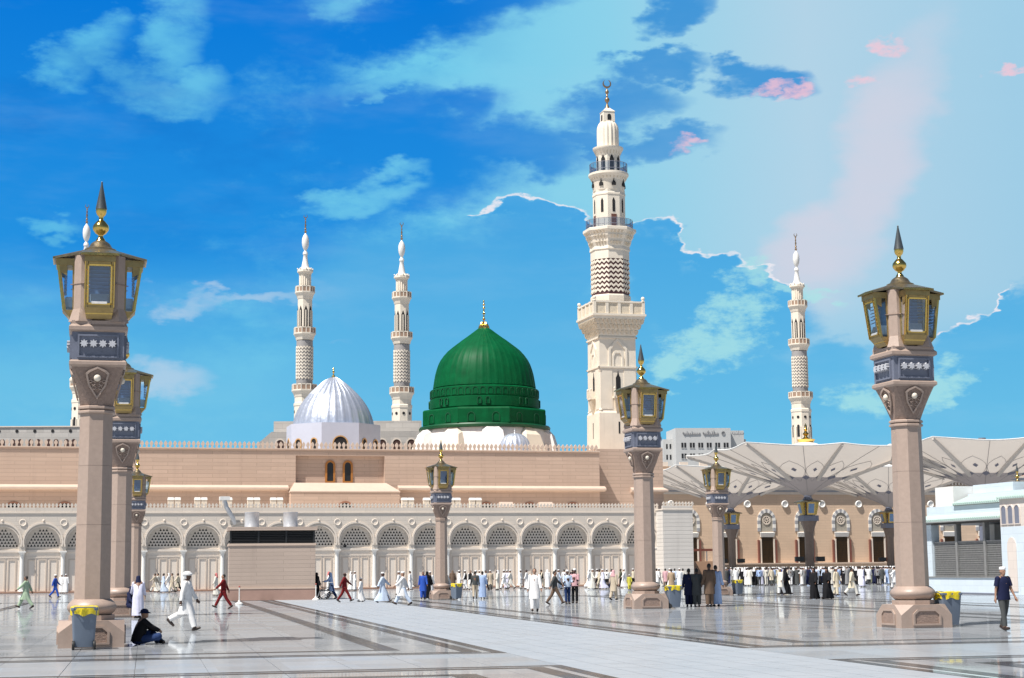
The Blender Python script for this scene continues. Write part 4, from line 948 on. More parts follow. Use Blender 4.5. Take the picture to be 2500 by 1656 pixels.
# ------------------------------------------------------------------ four slim minarets far behind
def slim(ztop, px, ytop, Y, rz, label):
    c = at(px, ytop, Y); U = 0.0332 * 1.0
    b = at(px + (981 - px) * 0 , 1100, Y)
    m = thing('slim_minaret', label, 'minaret', (b.x, b.y, 0), rz, 'slim minarets with white bulb tops')
    D = lambda y: c.z + (80 - y) * U
    fm = MB().lathe([(4 * U, D(182)), (9 * U, D(172)), (3 * U, D(166)), (7 * U, D(156)), (3 * U, D(146)), (6 * U, D(132)), (2.5 * U, D(122)), (5 * U, D(112)), (2 * U, D(102)), (6 * U, D(94)), (2 * U, D(90))], 10)
    crescent(fm, (0, 0, D(77)), 12 * U, 5 * U); fm.build('crescent_finial', FINM, m, 40)
    MB().lathe([(r * U, D(y)) for y, r in ((292, 7), (280, 14), (262, 20), (240, 22), (218, 20.5), (200, 14), (188, 6), (182, 3))], 20).build('bulb', WPAINT, m, 60)
    MB().lathe([(r * U, D(y)) for y, r in ((400, 26), (394, 23), (350, 15), (322, 12), (316, 16), (304, 14), (292, 6))], 20).build('cone', WPAINT, m, 40)
    octrings(MB(), [(2 * r * U, D(y)) for y, r in ((442, 37), (432, 40), (428, 47), (414, 46), (408, 36), (400, 30))]).build('crown', CREAM, m)
    for k in range(8): MB().ball((47 * U * math.cos(k * math.pi / 4), 47 * U * math.sin(k * math.pi / 4), D(408)), 5 * U, 6, 4).build('crown_ball', WPAINT, m)
    rings = [[((35 + 2.2 * math.cos(18 * t)) * U * math.cos(t), (35 + 2.2 * math.cos(18 * t)) * U * math.sin(t), D(y)) for t in [2 * math.pi * j / 108 for j in range(108)]] for y in (522, 440)]
    MB().loft(rings).build('fluted_stage', CREAM, m)
    def gallery(y, w, wl, n_):
        octrings(MB(), [(2 * wl * U, D(y + 78)), (2 * (wl + 4) * U, D(y + 62)), (2 * (w - 6) * U, D(y + 50)), (2 * w * U, D(y + 42)), (2 * w * U, D(y + 34)), (2 * (w - 3) * U, D(y + 34))]).build('gallery_corbel', CREAM, m)
        pp = octo(2 * (w - 3) * U)
        pb, pd = MB(), MB()
        for k in range(8):
            p, q = Vector((*pp[k], 0)), Vector((*pp[(k + 1) % 8], 0)); ang = math.atan2((q - p).y, (q - p).x); ln = (q - p).length
            for j in range(n_):
                M = Matrix.Translation(p + (q - p) * j / n_) @ Matrix.Rotation(ang, 4, 'Z'); pb.merge(MB().box(-3.2 * U, 3.2 * U, -2 * U, 2 * U, D(y + 34), D(y)).xf(M))
            M = Matrix.Translation(p) @ Matrix.Rotation(ang, 4, 'Z')
            pb.merge(MB().box(0, ln, -2 * U, 2 * U, D(y + 6), D(y)).xf(M)); pd.merge(MB().box(0, ln, -.6 * U, .6 * U, D(y + 34), D(y + 6)).xf(M))
        pr_ = pb.build('parapet', CREAM, m); pd.build('parapet_panel', mat('brown_parapet_panel', (.36, .24, .17), .7) if 'brown_parapet_panel' not in MATS else MATS['brown_parapet_panel'], pr_)
    gallery(518, 59, 44, 2); gallery(774, 65, 50, 2); gallery(1124, 74, 58, 2)
    octrings(MB(), [(2 * 42 * U, D(776)), (2 * 42 * U, D(590))]).build('open_stage', CREAM, m)
    for k in range(8):
        M = Matrix.Rotation(k * math.pi / 4, 4, 'Z')
        MB().prism_y([(-10 * U, D(772)), (10 * U, D(772)), (10 * U, D(668)), (0, D(640)), (-10 * U, D(668))], -43.5 * U, -40 * U).xf(M).build('tall_opening', BLACK, m)
        MB().lathe([(3.4 * U, D(774)), (3.4 * U, D(668))], 6, cx=0, cy=-44.5 * U).xf(M).build('colonette', CREAM, m)
        MB().prism_y(archpoly(0, D(1420), D(1350), 8 * U, 8), -61.5 * U, -58 * U).xf(M).build('arched_opening', BLACK, m)
        MB().prism_y([(9 * U * math.cos(i * math.pi / 6), D(1292) + 9 * U * math.sin(i * math.pi / 6)) for i in range(12)], -61.5 * U, -58 * U).xf(M).build('round_opening', BLACK, m)
        for s in (-1, 1): MB().lathe([(4 * U, D(1470)), (4 * U, D(1355))], 6, cx=s * 15 * U, cy=-61 * U).xf(M).build('colonette', CREAM, m)
    MB().lathe([(50 * U, D(1124)), (50 * U, D(856))], 32).build('grey_shaft', ZGREY, m, 40)
    for q in range(10): zigring(16, 101 * U, D(1096) + q * 20.5 * U, 13 * U, 9 * U, 1, 3.5 * U, True).build('chevron_course', CREAM, m)
    octrings(MB(), [(2 * 59 * U, 0), (2 * 59 * U, D(1262)), (2 * 62 * U, D(1255)), (2 * 62 * U, D(1240)), (2 * 56 * U, D(1235)), (2 * 56 * U, D(1190))]).build('octagon_shaft', CREAM, m)
    return m
for args in ((0, 198, 505, 327, TH, 'slim minaret at far left, half hidden behind the nearest lamp post'),
             (0, 742, 530, 340, TH, 'slim grey-banded minaret just left of the silver dome'),
             (0, 981, 548, 350, TH, 'slim minaret between the silver dome and the green dome'),
             (0, 1959, 575, 365, TH, 'slim minaret at right, rising above the umbrellas')): slim(*args)

# ------------------------------------------------------------------ buildings in the background
GREYB = course_mat('grey_facade', (0.50, 0.475, 0.445), 2.0, .6, .03, .85)
BROWNO = mat('reddish_opening', (0.06, 0.025, 0.02), .7)
lb = thing('grey_hall', 'long low grey building with paired arched windows at far left skyline', 'building', at(-180, 1085, 205) * 1, TH); lb.location.z = 0
lb.rotation_euler.z = R(4)
MB().box(0, 20.5, 0, 12, 0, 19.3).build('wall', GREYB, lb)
for k in range(9):
    for s in (-.55, .55): MB().prism_y(archpoly(2.2 + k * 2.15 + s * .8, 16.9, 17.55, .28, 8), -.04, .1).build('window', BROWNO, lb)
    MB().prism_y([(2.2 + k * 2.15 + .2 * math.cos(i), 18.8 + .2 * math.sin(i)) for i in [j * math.pi / 5 for j in range(10)]], -.04, .1).build('round_window', BLACK, lb)
MB().box(-.2, 20.7, -.12, 12, 19.3, 19.42).build('coping', TRIM, lb)
rb_ = thing('grey_terrace_block', 'pale grey stepped building behind the silver dome', 'building', (at(668, 1060, 196).x, 196, 0), R(3))
MB().box(0, 17.2, 0, 10, 0, 18.85).build('wall', GREYB, rb_)
MB().box(-.1, 17.3, -1.6, 0, 0, 17.5).build('lower_wing', GREYB, rb_)
MB().hexa([(-2.2, -1.6, 0), (-.1, -1.6, 0), (-.1, 6, 0), (-2.2, 6, 0)], [(-1.6, -1.6, 16.2), (-.1, -1.6, 17.5), (-.1, 6, 17.5), (-1.6, 6, 16.2)]).build('sloped_end', GREYB, rb_)
for k in range(10):
    x = .9 + k * 1.68
    fo, fi = archpoly(x, 14.4, 16.1, .58, 8), archpoly(x, 14.4, 16.1, .45, 8)
    wf = MB().strip_y(fo, fi, -1.68, -1.58).build('arch_surround', TRIM, rb_); MB().prism_y(fi, -1.63, -1.59).build('arch_opening', BROWNO, wf)
ht = thing('grey_hotel', 'distant flat-topped grey hotel with raised Arabic lettering right of the tall minaret', 'building', (at(1627, 1090, 420).x, 420, 0), R(6))
HW_ = at(1835, 1090, 420).x - at(1627, 1090, 420).x
GH = mat('grey_concrete', (0.52, 0.52, 0.51), .7, var=.06, scale=.3, streak=.12)
MB().box(0, HW_, 4, 14, 0, 33.4).build('wing', GH, ht)
MB().box(2.4, 16.4, 0, 12, 0, 35.9).build('main_block', GH, ht)
MB().box(16.4, 20.2, 1.8, 12, 0, 35.4).build('side_block', GH, ht)
for q in (2.0, 0.0): pass
for zz_, in ((31.6,), (28.9,)):
    for k in range(6):
        for s in (-.28, .28):
            x = 4.4 + k * 2.15 + s * 1.3; wn = MB().box(x - .25, x + .25, -.05, .2, zz_ - .62, zz_ + .62).build('window', GRILL, ht); MB().box(x - .3, x + .3, -.14, .0, zz_ - .74, zz_ - .64).build('sill', GH, wn)
    for x in (.9, 1.8): MB().box(x - .2, x + .2, 3.95, 4.2, zz_ - .6, zz_ + .6).build('window', GRILL, ht)
lt = MB(); rx = random.Random(3)
def stroke(pts, r=.10): lt.tube([(x, -.10, z) for x, z in pts], r, 5)
def word(x0, x1, teeth, tall=()):       # joined Arabic script: a base line with teeth, hooks and risers
    z = 34.3; stroke([(x1, z + .35), (x1 - .1, z), (x0 + .5, z - .05), (x0 + .2, z + .05), (x0, z + .35), (x0 + .15, z + .6)])
    for i in range(teeth):
        x = x0 + .5 + (x1 - x0 - .7) * i / max(1, teeth - 1); stroke([(x, z), (x + .04, z + (.95 if i in tall else .42))], .085)
    for i in range(teeth // 2): lt.ball((x0 + .5 + i * .62, -.1, z + (.75 if i % 2 else -.38)), .09, 6, 4)
word(4.2, 8.6, 9); word(9.3, 13.2, 8, (2, 5))
stroke([(14.5 + .42 * math.cos(i * .6), 34.6 + .42 * math.sin(i * .6)) for i in range(11)], .09); stroke([(14.5, 34.3), (14.4, 34.9), (14.6, 34.6)], .08)
word(16.8, 19.8, 7, (3,))
lt.build('arabic_lettering', mat('dark_grey_letters', (.22, .22, .23), .5), ht)
fb = thing('far_rooftop', 'small grey rooftop cluster between the green dome and the tall minaret', 'building', (at(1372, 1090, 262).x, 262, 0), R(5))
MB().box(0, 2.0, 0, 5, 0, 18.1).build('block', GREYB, fb); MB().box(2.0, 6.0, .6, 5, 0, 18.6).build('block', GH, fb)
MB().box(1.2, 3.4, .2, 3, 0, 18.9).build('block', GREYB, fb)
for x in (.5, 1.3, 2.6, 3.6, 4.6): MB().box(x - .2, x + .2, -.06 if x < 2 else .12, .7, 16.7, 17.4).build('window', GRILL, fb)

# ------------------------------------------------------------------ extension wall with striped arches, behind the umbrellas
BE = 254.0
ext = thing('extension_wall', 'long beige mosque wall with striped arched windows behind the umbrellas', 'building', GP(0, BE), TH)
EX0, EX1 = 84.0, 178.0
MB().box(EX0, EX1, 0, 40, 0, 13.05).build('wall', BEIGE, ext)
MB().box(EX0, EX1, -1.0, 0, 0, 1.85).build('podium', BEIGE, ext); MB().box(EX0, EX1, -1.2, .02, 1.85, 2.05).build('podium_cap', PTRIM, ext)
GB = mat('grey_marble_band', (.34, .345, .37), .5, var=.1)
for z0, z1, p_, mt_ in ((13.05, 13.45, .25, TRIM), (13.45, 13.75, .45, GB), (13.75, 14.25, .55, TRIM), (14.25, 14.6, .35, PTRIM), (15.1, 15.5, .9, TRIM), (15.5, 15.9, 1.1, GB), (15.9, 16.2, 1.2, TRIM)): MB().box(EX0, EX1, -p_, 3, z0, z1).build('cornice_band', mt_, ext)
MB().box(EX0, EX1, -.2, 3, 14.6, 15.1).build('frieze', PTRIM, ext)
dn = MB(); x = EX0
while x < 150: dn.box(x, x + .3, -.75, -.1, 14.66, 15.06); x += .62
dn.build('dentils', TRIM, ext)
MB().box(EX0, EX1, 1.5, 3, 16.2, 17.6).build('parapet_wall', BEIGE, ext)
for k in range(20): MB().box(EX0 + 2 + k * 3.4, EX0 + 3.4 + k * 3.4, 1.4, 1.7, 17.6, 18.3).build('parapet_block', TRIM, ext)
DRED = mat('red_granite', (.20, .075, .055), .35, var=.12)
BRONZ = mat('bronze_door_grille', (.035, .022, .010), .45, var=.3, scale=2)
wx = lambda t, r: (r * math.cos(t), 8.85 + (r + .28 * (r / 1.5)) * math.sin(t))
vw, vg = MB(), MB()
for i in range(11):
    t0, t1 = math.pi * i / 11, math.pi * (i + 1) / 11
    o = [wx(t0, 1.55), wx((t0 + t1) / 2, 1.57), wx(t1, 1.55)]; i3 = [wx(t0, 1.08), wx((t0 + t1) / 2, 1.08), wx(t1, 1.08)]
    (vw if i % 2 == 0 else vg).strip_y(o, i3, -.18, .02, closed=False)
for i in range(3):
    for s in (-1, 1):
        q = (vg if i % 2 == 0 else vw); x0, x1 = sorted((s * 1.08, s * 1.57)); q.box(x0, x1, -.18, .02, 8.85 - (i + 1) * .58, 8.85 - i * .58)
vw_me, vg_me = vw.mesh('white_voussoirs', WPAINT), vg.mesh('grey_voussoirs', GB)
ro = MB().strip_y([wx(math.pi * i / 16, 1.08) for i in range(17)], [wx(math.pi * i / 16, .95) for i in range(17)], -.08, .02, closed=False)
ros_bg = MB().prism_y([(1.08, 7.1)] + [wx(math.pi * i / 16, 1.08) for i in range(17)] + [(-1.08, 7.1)], -.02, .03).mesh('tympanum', mat('grey_tracery_stone', (.36, .33, .28), .7, var=.25, scale=6))
rs = MB()
for i in range(8):
    t = i * math.pi / 4; rs.tube([(.12 * math.cos(t), -.08, 8.9 + .12 * math.sin(t)), (.55 * math.cos(t), -.08, 8.9 + .55 * math.sin(t))], .05, 5)
    t += .39; rs.tube([(.42 * math.cos(t) + .16 * math.cos(q), -.08, 8.9 + .42 * math.sin(t) + .16 * math.sin(q)) for q in range(7)], .035, 4)
rs.strip_y(arc(0, 8.9, .72, 0, 360, 20), arc(0, 8.9, .58, 0, 360, 20), -.12, 0); rs_me = rs.mesh('rose_tracery', TRIM)
rsb_me = MB().prism_y(arc(0, 8.9, .58, 0, 342, 19), -.05, .0).mesh('rose_glass', GRILL)
lin_me = MB().hexa([(-1.15, -.35, 6.2), (1.15, -.35, 6.2), (1.15, 0, 6.2), (-1.15, 0, 6.2)], [(-1.3, -.5, 6.9), (1.3, -.5, 6.9), (1.2, 0, 7.0), (-1.2, 0, 7.0)]).mesh('door_hood', WPAINT)
dr = MB().box(-.95, .95, -.12, .02, 2.05, 6.2).mesh('door_opening', BRONZ)
dg = MB()
for i in range(9): dg.box(-.95 + i * .2375 - .02, -.95 + i * .2375 + .02, -.17, -.12, 2.05, 6.2)
for i in range(15): dg.box(-.95, .95, -.165, -.12, 2.1 + i * .28, 2.14 + i * .28)
dg_me = dg.mesh('door_grille', mat('brown_bronze_grille', (.10, .055, .022), .4, metal=.5))
jm = MB().box(-.14, .14, -.35, .0, 2.05, 5.75).mesh('jamb', DRED); jl = MB().box(-.12, .12, -.3, .0, 2.05, 5.9).mesh('jamb_white', TRIM)
rl_ = MB().lathe([(.60, .0), (.60, .2), (.5, .32), (.36, .22), (.34, .18), (.01, .22)], 22, cap1=True).xf(Matrix.Translation((0, 0, 11.5)) @ Matrix.Rotation(math.pi / 2, 4, 'X')).mesh('roundel', WPAINT, 40)
for k in range(-1, 9):
    x = 97.22 + k * 6.545
    for nm, me in (('white_voussoirs', vw_me), ('grey_voussoirs', vg_me), ('tympanum', ros_bg), ('rose_glass', rsb_me), ('rose_tracery', rs_me), ('door_hood', lin_me)): obj(nm, me, ext, (x, 0, 0))
    d = obj('door_opening', dr, ext, (x, 0, 0)); obj('door_grille', dg_me, d)
    for s in (-1, 1): obj('jamb', jm, ext, (x + s * 1.5, 0, 0)); obj('jamb_white', jl, ext, (x + s * 1.14, 0, 0))
    obj('roundel', rl_, ext, (x - 3.27, 0, 0))

# ------------------------------------------------------------------ giant umbrellas
def fabric(name, col, tr=.4):
    m = bpy.data.materials.new(name); m.use_nodes = True; m.node_tree.nodes.clear(); t = NT(m.node_tree); MATS[name] = m
    a = t.node('ShaderNodeBsdfDiffuse'); b = t.node('ShaderNodeBsdfTranslucent'); mx = t.node('ShaderNodeMixShader'); o = t.node('ShaderNodeOutputMaterial')
    n = t.noise(t.node('ShaderNodeTexCoord').outputs['Object'], .4, 4).outputs['Fac']
    c = t.mix(n, tuple(v * .94 for v in col[:3]) + (1,), tuple(min(1, v * 1.05) for v in col[:3]) + (1,))
    t.set(a.inputs[0], c); t.set(b.inputs[0], c); mx.inputs[0].default_value = tr
    t.l.new(a.outputs[0], mx.inputs[1]); t.l.new(b.outputs[0], mx.inputs[2]); t.l.new(mx.outputs[0], o.inputs[0]); return m
CANVAS = fabric('umbrella_canvas', (0.66, 0.60, 0.54), .42)
UCOL = mat('shaded_umbrella_column', (0.20, 0.145, 0.115), .5, var=.12, scale=3)  # canopy shade put into the column's colour as a darker brown
SKIRT = fabric('grey_neck_fabric', (0.50, 0.47, 0.48), .35)
ARM = mat('umbrella_arm_grey', (0.60, 0.55, 0.50), .5, var=.05)
SEAM = mat('seam_grey', (0.36, 0.34, 0.33), .7)
DIAM = mat('blue_grey_applique', (0.20, 0.20, 0.25), .7, var=.1)
HALF, UZ0, UZ1 = 12.0, 10.3, 15.95
def upt(phi, t, dz=0.0):
    rho = HALF / max(abs(math.cos(phi)), abs(math.sin(phi))); r0 = .55; r = r0 + (rho - r0) * t
    sag = .55 * (t ** 3) * abs(math.sin(4 * phi)) * .9
    z = UZ0 + (UZ1 - UZ0) * (.12 * t ** .35 + .88 * t ** .92) - sag * .6
    k = 1 - .035 * abs(math.sin(4 * phi)) * t ** 2
    return Vector((r * k * math.cos(phi), r * k * math.sin(phi), z + dz))
def build_umbrella():
    u = thing('giant_umbrella', '', 'umbrella')
    NP, NTT = 96, 20
    MB().loft([[upt(2 * math.pi * j / NP, i / NTT) for j in range(NP)] for i in range(NTT + 1)], False, False).build('canopy', CANVAS, u, 60)
    MB().loft([[upt(2 * math.pi * j / NP, .30 * i / 6, -.05) for j in range(NP)] for i in range(7)], False, False).build('neck_skirt', SKIRT, u, 60)
    MB().tube([upt(2 * math.pi * j / NP, 1.0, .0) for j in range(NP + 1)], .09, 6).build('canopy_hem', WPAINT, u, 60)
    for k in range(8):
        phi = k * math.pi / 4; pts = [upt(phi, t) for t in (.27, .36, .46, .58, .72, .86, 1.0)]
        side = Vector((-math.sin(phi), math.cos(phi), 0)); mb = MB(); rg = []
        for i, p in enumerate(pts):
            w_ = (.20, .26, .28, .25, .22, .18, .13)[i]; rg.append([p + side * w_ + Vector((0, 0, -.05)), p - side * w_ + Vector((0, 0, -.05)), p - side * w_ * .8 + Vector((0, 0, -.34)), p + side * w_ * .8 + Vector((0, 0, -.34))])
        mb.loft(rg).build('arm', ARM, u)
    for k in range(16):
        phi = k * math.pi / 8
        if k % 2 == 0: continue
        MB().tube([upt(phi, t, -.05) for t in (.05, .15, .3, .5, .75, 1.0)], .035, 4).build('seam', SEAM, u)
    for k in range(16):
        phi = (k + .5) * math.pi / 8
        for (t, dt, dp, nm) in ((.46, .042, .045, 'applique_diamond'), (.30, .05, .115, 'applique_diamond')):
            ph = phi + (math.pi / 16 if t == .30 else 0)
            MB().add([upt(ph, t - dt, -.08), upt(ph + dp, t, -.08), upt(ph, t + dt, -.08), upt(ph - dp, t, -.08)], [(0, 1, 2, 3)]).build(nm, DIAM, u)
        for s in (-1, 1):
            MB().tube([upt(phi + s * .19 * math.sin(math.pi * q / 6), .22 + .42 * q / 6, -.05) for q in range(7)], .03, 4).build('petal_seam', SEAM, u)
    MB().lathe([(.62, 9.55), (.66, 9.8), (.5, 9.95), (.45, 10.2), (.6, 10.6), (.5, 11.0)], 16).build('neck', SLATE, u, 40)
    MB().prism_z(octo(1.05), 0, 5.6).build('column', UCOL, u)
    MB().loft([[(x, y, z) for x, y in octo(q)] for q, z in ((1.05, 5.55), (1.2, 6.0), (1.75, 6.9), (1.95, 7.1))]).build('capital', UCOL, u)
    MB().prism_z(sq(.98), 7.08, 7.75).build('stone_block', SLATE, u)
    MB().prism_z(octo(1.5), 7.7, 9.4).build('lantern_core', SLATE, u)
    for k in range(4):
        lw = obj('lantern_window', None, u, None, k * math.pi / 2)
        MB().hexa([(-.5, -.9, 7.85), (.5, -.9, 7.85), (.5, -.6, 7.85), (-.5, -.6, 7.85)], [(-.55, -1.25, 9.4), (.55, -1.25, 9.4), (.55, -.6, 9.4), (-.55, -.6, 9.4)]).build('lantern_box', BRONZE, lw)
        MB().add([(-.36, -.96, 8.05), (.36, -.96, 8.05), (.38, -1.22, 9.2), (-.38, -1.22, 9.2)], [(0, 1, 2, 3)]).build('lantern_pane', LOUV, lw)
    MB().loft([[(x, y, z) for x, y in sq(q)] for q, z in ((1.32, 9.38), (1.32, 9.5), (.62, 9.7))]).build('lantern_roof', ROOFB, u)
    MB().box(-1.9, -.8, -.25, .25, 2.1, 2.7).box(.8, 1.9, -.25, .25, 2.1, 2.7).build('speaker_box', GRILL, u)
    MB().lathe([(2.7, 15.85), (2.5, 16.1), (1.4, 16.7), (.5, 17.0), (.45, 14.0)], 24, cap0=False, cap1=False).build('top_cap', WPAINT, u, 40)
    MB().lathe([(.45, 12.0), (.45, 16.8)], 10).build('mast', SLATE, u)
    MB().lathe([(1.15, 17.25), (.9, 16.85), (.55, 16.9), (.62, 17.3), (.3, 17.5), (.2, 17.7), (.42, 17.95), (.2, 18.2), (.12, 18.3), (.28, 18.5), (.1, 18.7), (.04, 19.3)], 16).build('gold_finial', GOLD, u, 50)
    return u
umb0 = build_umbrella()
for i, (px, py, Y, sc, lab) in enumerate(((1975, 1300, 211, 1.0, 'big open umbrella at centre right with gold finial before slim minaret'), (1786, 1300, 254, 1.0, 'big umbrella behind the left lamp post of the crowd, canopy half hidden'),
                                          (2172, 1300, 256, 1.0, 'big umbrella whose lantern column stands behind the large right lamp post'), (2408, 1300, 205, 1.0, 'big umbrella at right edge rising behind the white pavilion'))):
    o = umb0 if i == 0 else copy_tree(umb0); p = at(px, py, Y); o.location = (p.x, p.y, 0); o.rotation_euler = (0, 0, R(11)); o['label'] = lab; o['group'] = 'giant umbrellas by the extension'
for ch in list(o.children):      # the last one's finial is not in view
    if ch.name.split('.')[0] in ('gold_finial', 'top_cap'): bpy.data.objects.remove(ch)

# ------------------------------------------------------------------ white pavilion at the right
pv = thing('white_pavilion', 'white marble pavilion with metal lattice screens and pale green tiled eaves at right', 'building', GP(48.5, 0), TH)
TILE = mat('pale_green_tile', (.50, .63, .58), .45, var=.12, scale=3)
PVW = course_mat('pavilion_marble', (.60, .68, .74), .9, .45, .015, .90, var=.03, streak=.06)
PVP = course_mat('pavilion_pink_marble', (.67, .595, .54), .9, .45, .015, .90, var=.04, streak=.06)
SCREEN = mat('lattice_grey', (.30, .30, .295), .45, metal=.4, var=.2, scale=6)
Y0, Y1 = 79.95, 88.75
MB().box(0, .5, Y0, Y1, 0, .88).build('low_wall', PVW, pv); MB().box(-.03, .5, Y0, Y1, -.0, .07).build('dark_foot', SLATE, pv)
MB().box(-.06, .55, Y0, Y1, .88, .94).build('sill', SCREEN, pv)
for y0, y1 in ((88.15, Y1), (Y0, Y0 + .02)): MB().box(0, .5, y0, y1, .94, 3.9).build('pier', PVW, pv)
for yy in (85.5, 82.5): MB().box(.05, .35, yy - .11, yy + .11, .94, 3.9).build('screen_post', SCREEN, pv)
for (ya, yb) in ((85.61, 88.15), (82.61, 85.39), (Y0 + .02, 82.39)):
    sp_ = MB(); 
    for i in range(int((yb - ya) / .12)): sp_.box(.14, .18, ya + i * .12, ya + i * .12 + .04, .94, 2.84)
    for i in range(16): sp_.box(.135, .185, ya, yb, .96 + i * .12, 1.0 + i * .12)
    scr = sp_.build('lattice_screen', SCREEN, pv)
    MB().box(.20, .24, ya, yb, .94, 2.84).build('screen_backing', mat('dim_backing', (.15, .15, .15), .7) if 'dim_backing' not in MATS else MATS['dim_backing'], scr)
    MB().box(.10, .24, ya, yb, 2.82, 2.90).build('screen_rail', SCREEN, scr)
MB().box(.5, 9, Y0 - 8, Y1, -.0, .02).build('inner_floor', PVW, pv)
MB().box(5.8, 6.2, Y0, 84.3, 0, 3.9).build('inner_wall', GRAND, pv); MB().box(5.8, 6.2, 86.9, Y1 + 4, 0, 3.9).build('inner_wall', SLATE, pv)
for yy in (86.6, 83.2): MB().box(3.0, 3.5, yy - .25, yy + .25, 0, 3.9).build('inner_pillar', WPAINT, pv)
MB().box(0, 9, Y0, Y1 + .05, 3.86, 4.0).build('ceiling', GRILL, pv)
def tiled(x0, z0, x1, z1, ya, yb, name):
    MB().hexa([(x0, ya, z0 - .06), (x0, yb, z0 - .06), (x1, yb, z1 - .06), (x1, ya, z1 - .06)], [(x0, ya, z0), (x0, yb, z0), (x1, yb, z1), (x1, ya, z1)]).build(name, TILE, pv)
    n_ = int((yb - ya) / .22); me = MB().tube([(x0 - .03, 0, z0 + .02), (x1, 0, z1 + .02)], .06, 6).mesh('roof_tile', TILE)
    for i in range(n_): obj('roof_tile', me, pv, (0, ya + .11 + i * .22, 0))
MB().box(-.45, .5, Y0, Y1 + .1, 3.98, 4.06).build('eave_board', WPAINT, pv)
tiled(-.55, 4.08, .15, 4.36, Y0, Y1 + .1, 'lower_eave')
MB().box(.10, 6, Y0, Y1, 4.30, 4.90).build('upper_wall', PVW, pv)
tiled(-.05, 4.96, 1.1, 5.42, Y0 - .6, 85.6, 'upper_eave')
MB().box(.02, .5, Y0 - .4, 85.6, 4.86, 4.93).build('eave_board', SCREEN, pv)
MB().box(1.1, 1.6, Y0 - 6, 85.8, 5.3, 5.55).build('ridge_wall', PVW, pv)
MB().box(1.5, 6, 81.7, 85.9, 5.3, 6.05).build('roof_block', PVW, pv)
MB().box(.25, 3.0, 85.92, 87.95, 4.9, 6.0).build('white_roof_block', WPAINT, pv)
tw_ = MB().box(-.45, 6, Y0 - 9, Y0 - .02, 0, 3.55).build('gate_tower', PVW, pv)
MB().box(-.45, 6, Y0 - 9, Y0 - .02, 3.55, 5.02).build('gate_tower_top', PVP, pv)
tiled(-.6, 5.06, 1.0, 5.3, Y0 - 9, Y0 + .05, 'gate_eave')
MB().box(2.2, 6.0, 78.0, 81.6, 5.3, 5.75).build('roof_block', TILE, pv)
Mr = Matrix.Rotation(-math.pi / 2, 4, 'Z')
def on_face(mb, yc): return mb.xf(Matrix.Translation((-.45, yc, 0)) @ Mr)
for yc in (79.52, 78.88, 78.24):
    fr_ = on_face(MB().strip_y(archpoly(0, 3.66, 4.42, .29, 8), archpoly(0, 3.70, 4.42, .23, 8), -.05, .05), yc).build('arch_frame', PVP, pv)
    on_face(MB().prism_y(archpoly(0, 3.70, 4.42, .23, 8), -.02, .05), yc).build('arch_opening', SLATE, fr_)
for yc in (78.9, 76.9): on_face(MB().prism_y(archpoly(0, .2, 2.5, .42, 8, .5), -.04, .05), yc).build('wall_niche', PVP, pv)

# ------------------------------------------------------------------ small things on the plaza
WOOD = mat('red_brown_wood', (.17, .05, .03), .5, var=.15)
b0 = gpt(1719, 1427); bo = thing('wooden_stand', 'small brown roofed wooden stand at the right end of the arcade', 'stand', b0 + Vector((0, 2, 0)), R(6))
MB().box(-1.35, 1.2, -1, 1, 0, 2.1).build('counter', mat('tan_panel', (.40, .24, .15), .6), bo)
MB().box(-1.4, 1.3, -1.2, 1.2, 3.05, 3.16).build('roof', WOOD, bo); MB().box(-1.5, 1.4, -1.3, -1.2, 3.02, 3.24).build('roof_fascia', WOOD, bo)
for x in (-1.2, .35, 1.1): MB().box(x - .04, x + .04, -.95, -.87, 2.1, 3.06).build('post', STEEL, bo)
def stanchion(px, py, lab):
    s = thing('stanchion', lab, 'stanchion', gpt(px, py), 0, 'small white barrier stands')
    MB().lathe([(.20, 0), (.19, .05), (.07, .12), (.05, .2)], 14).build('foot', WPAINT, s, 40)
    MB().lathe([(.028, .1), (.028, .82)], 8).build('pole', WPAINT, s); MB().ball((0, 0, .86), .05, 8, 6).build('knob', mat('red_knob', (.4, .1, .08), .5) if 'red_knob' not in MATS else MATS['red_knob'], s)
stanchion(584, 1476, 'small white stand in front of the kiosk base'); stanchion(771, 1465, 'small white stand by the right corner of the kiosk')
# ------------------------------------------------------------------ people
def cloth(name, c, rough=.85): return mat('cloth_' + name, c, rough, var=.10, scale=7, bump=.25, bscale=22, spec=.2)
CL = {k: cloth(k, v) for k, v in dict(white=(.80, .79, .78), offwhite=(.70, .67, .60), cream=(.66, .58, .44), beige=(.50, .42, .32), brown=(.15, .10, .07), black=(.010, .010, .012),
      navy=(.012, .016, .05), blue=(.03, .09, .42), lightblue=(.38, .50, .74), paleblue=(.55, .64, .78), grey=(.25, .25, .25), dgrey=(.07, .075, .075), green=(.36, .46, .33), dgreen=(.05, .13, .08),
      maroon=(.16, .012, .014), pink=(.60, .36, .38), jeans=(.022, .045, .13), yellow=(.55, .50, .08), tan=(.40, .29, .19), olive=(.16, .17, .11), lilac=(.66, .66, .80), redcheck=(.58, .18, .18)).items()}
SKIN = [mat('skin_%d' % i, c, .55, var=.08, scale=12) for i, c in enumerate(((.22, .115, .075), (.34, .19, .125), (.09, .045, .032), (.45, .27, .19)))]
HAIR = mat('dark_hair', (.012, .010, .009), .6, var=.2, scale=30); SHOE = mat('dark_leather', (.03, .018, .014), .5)
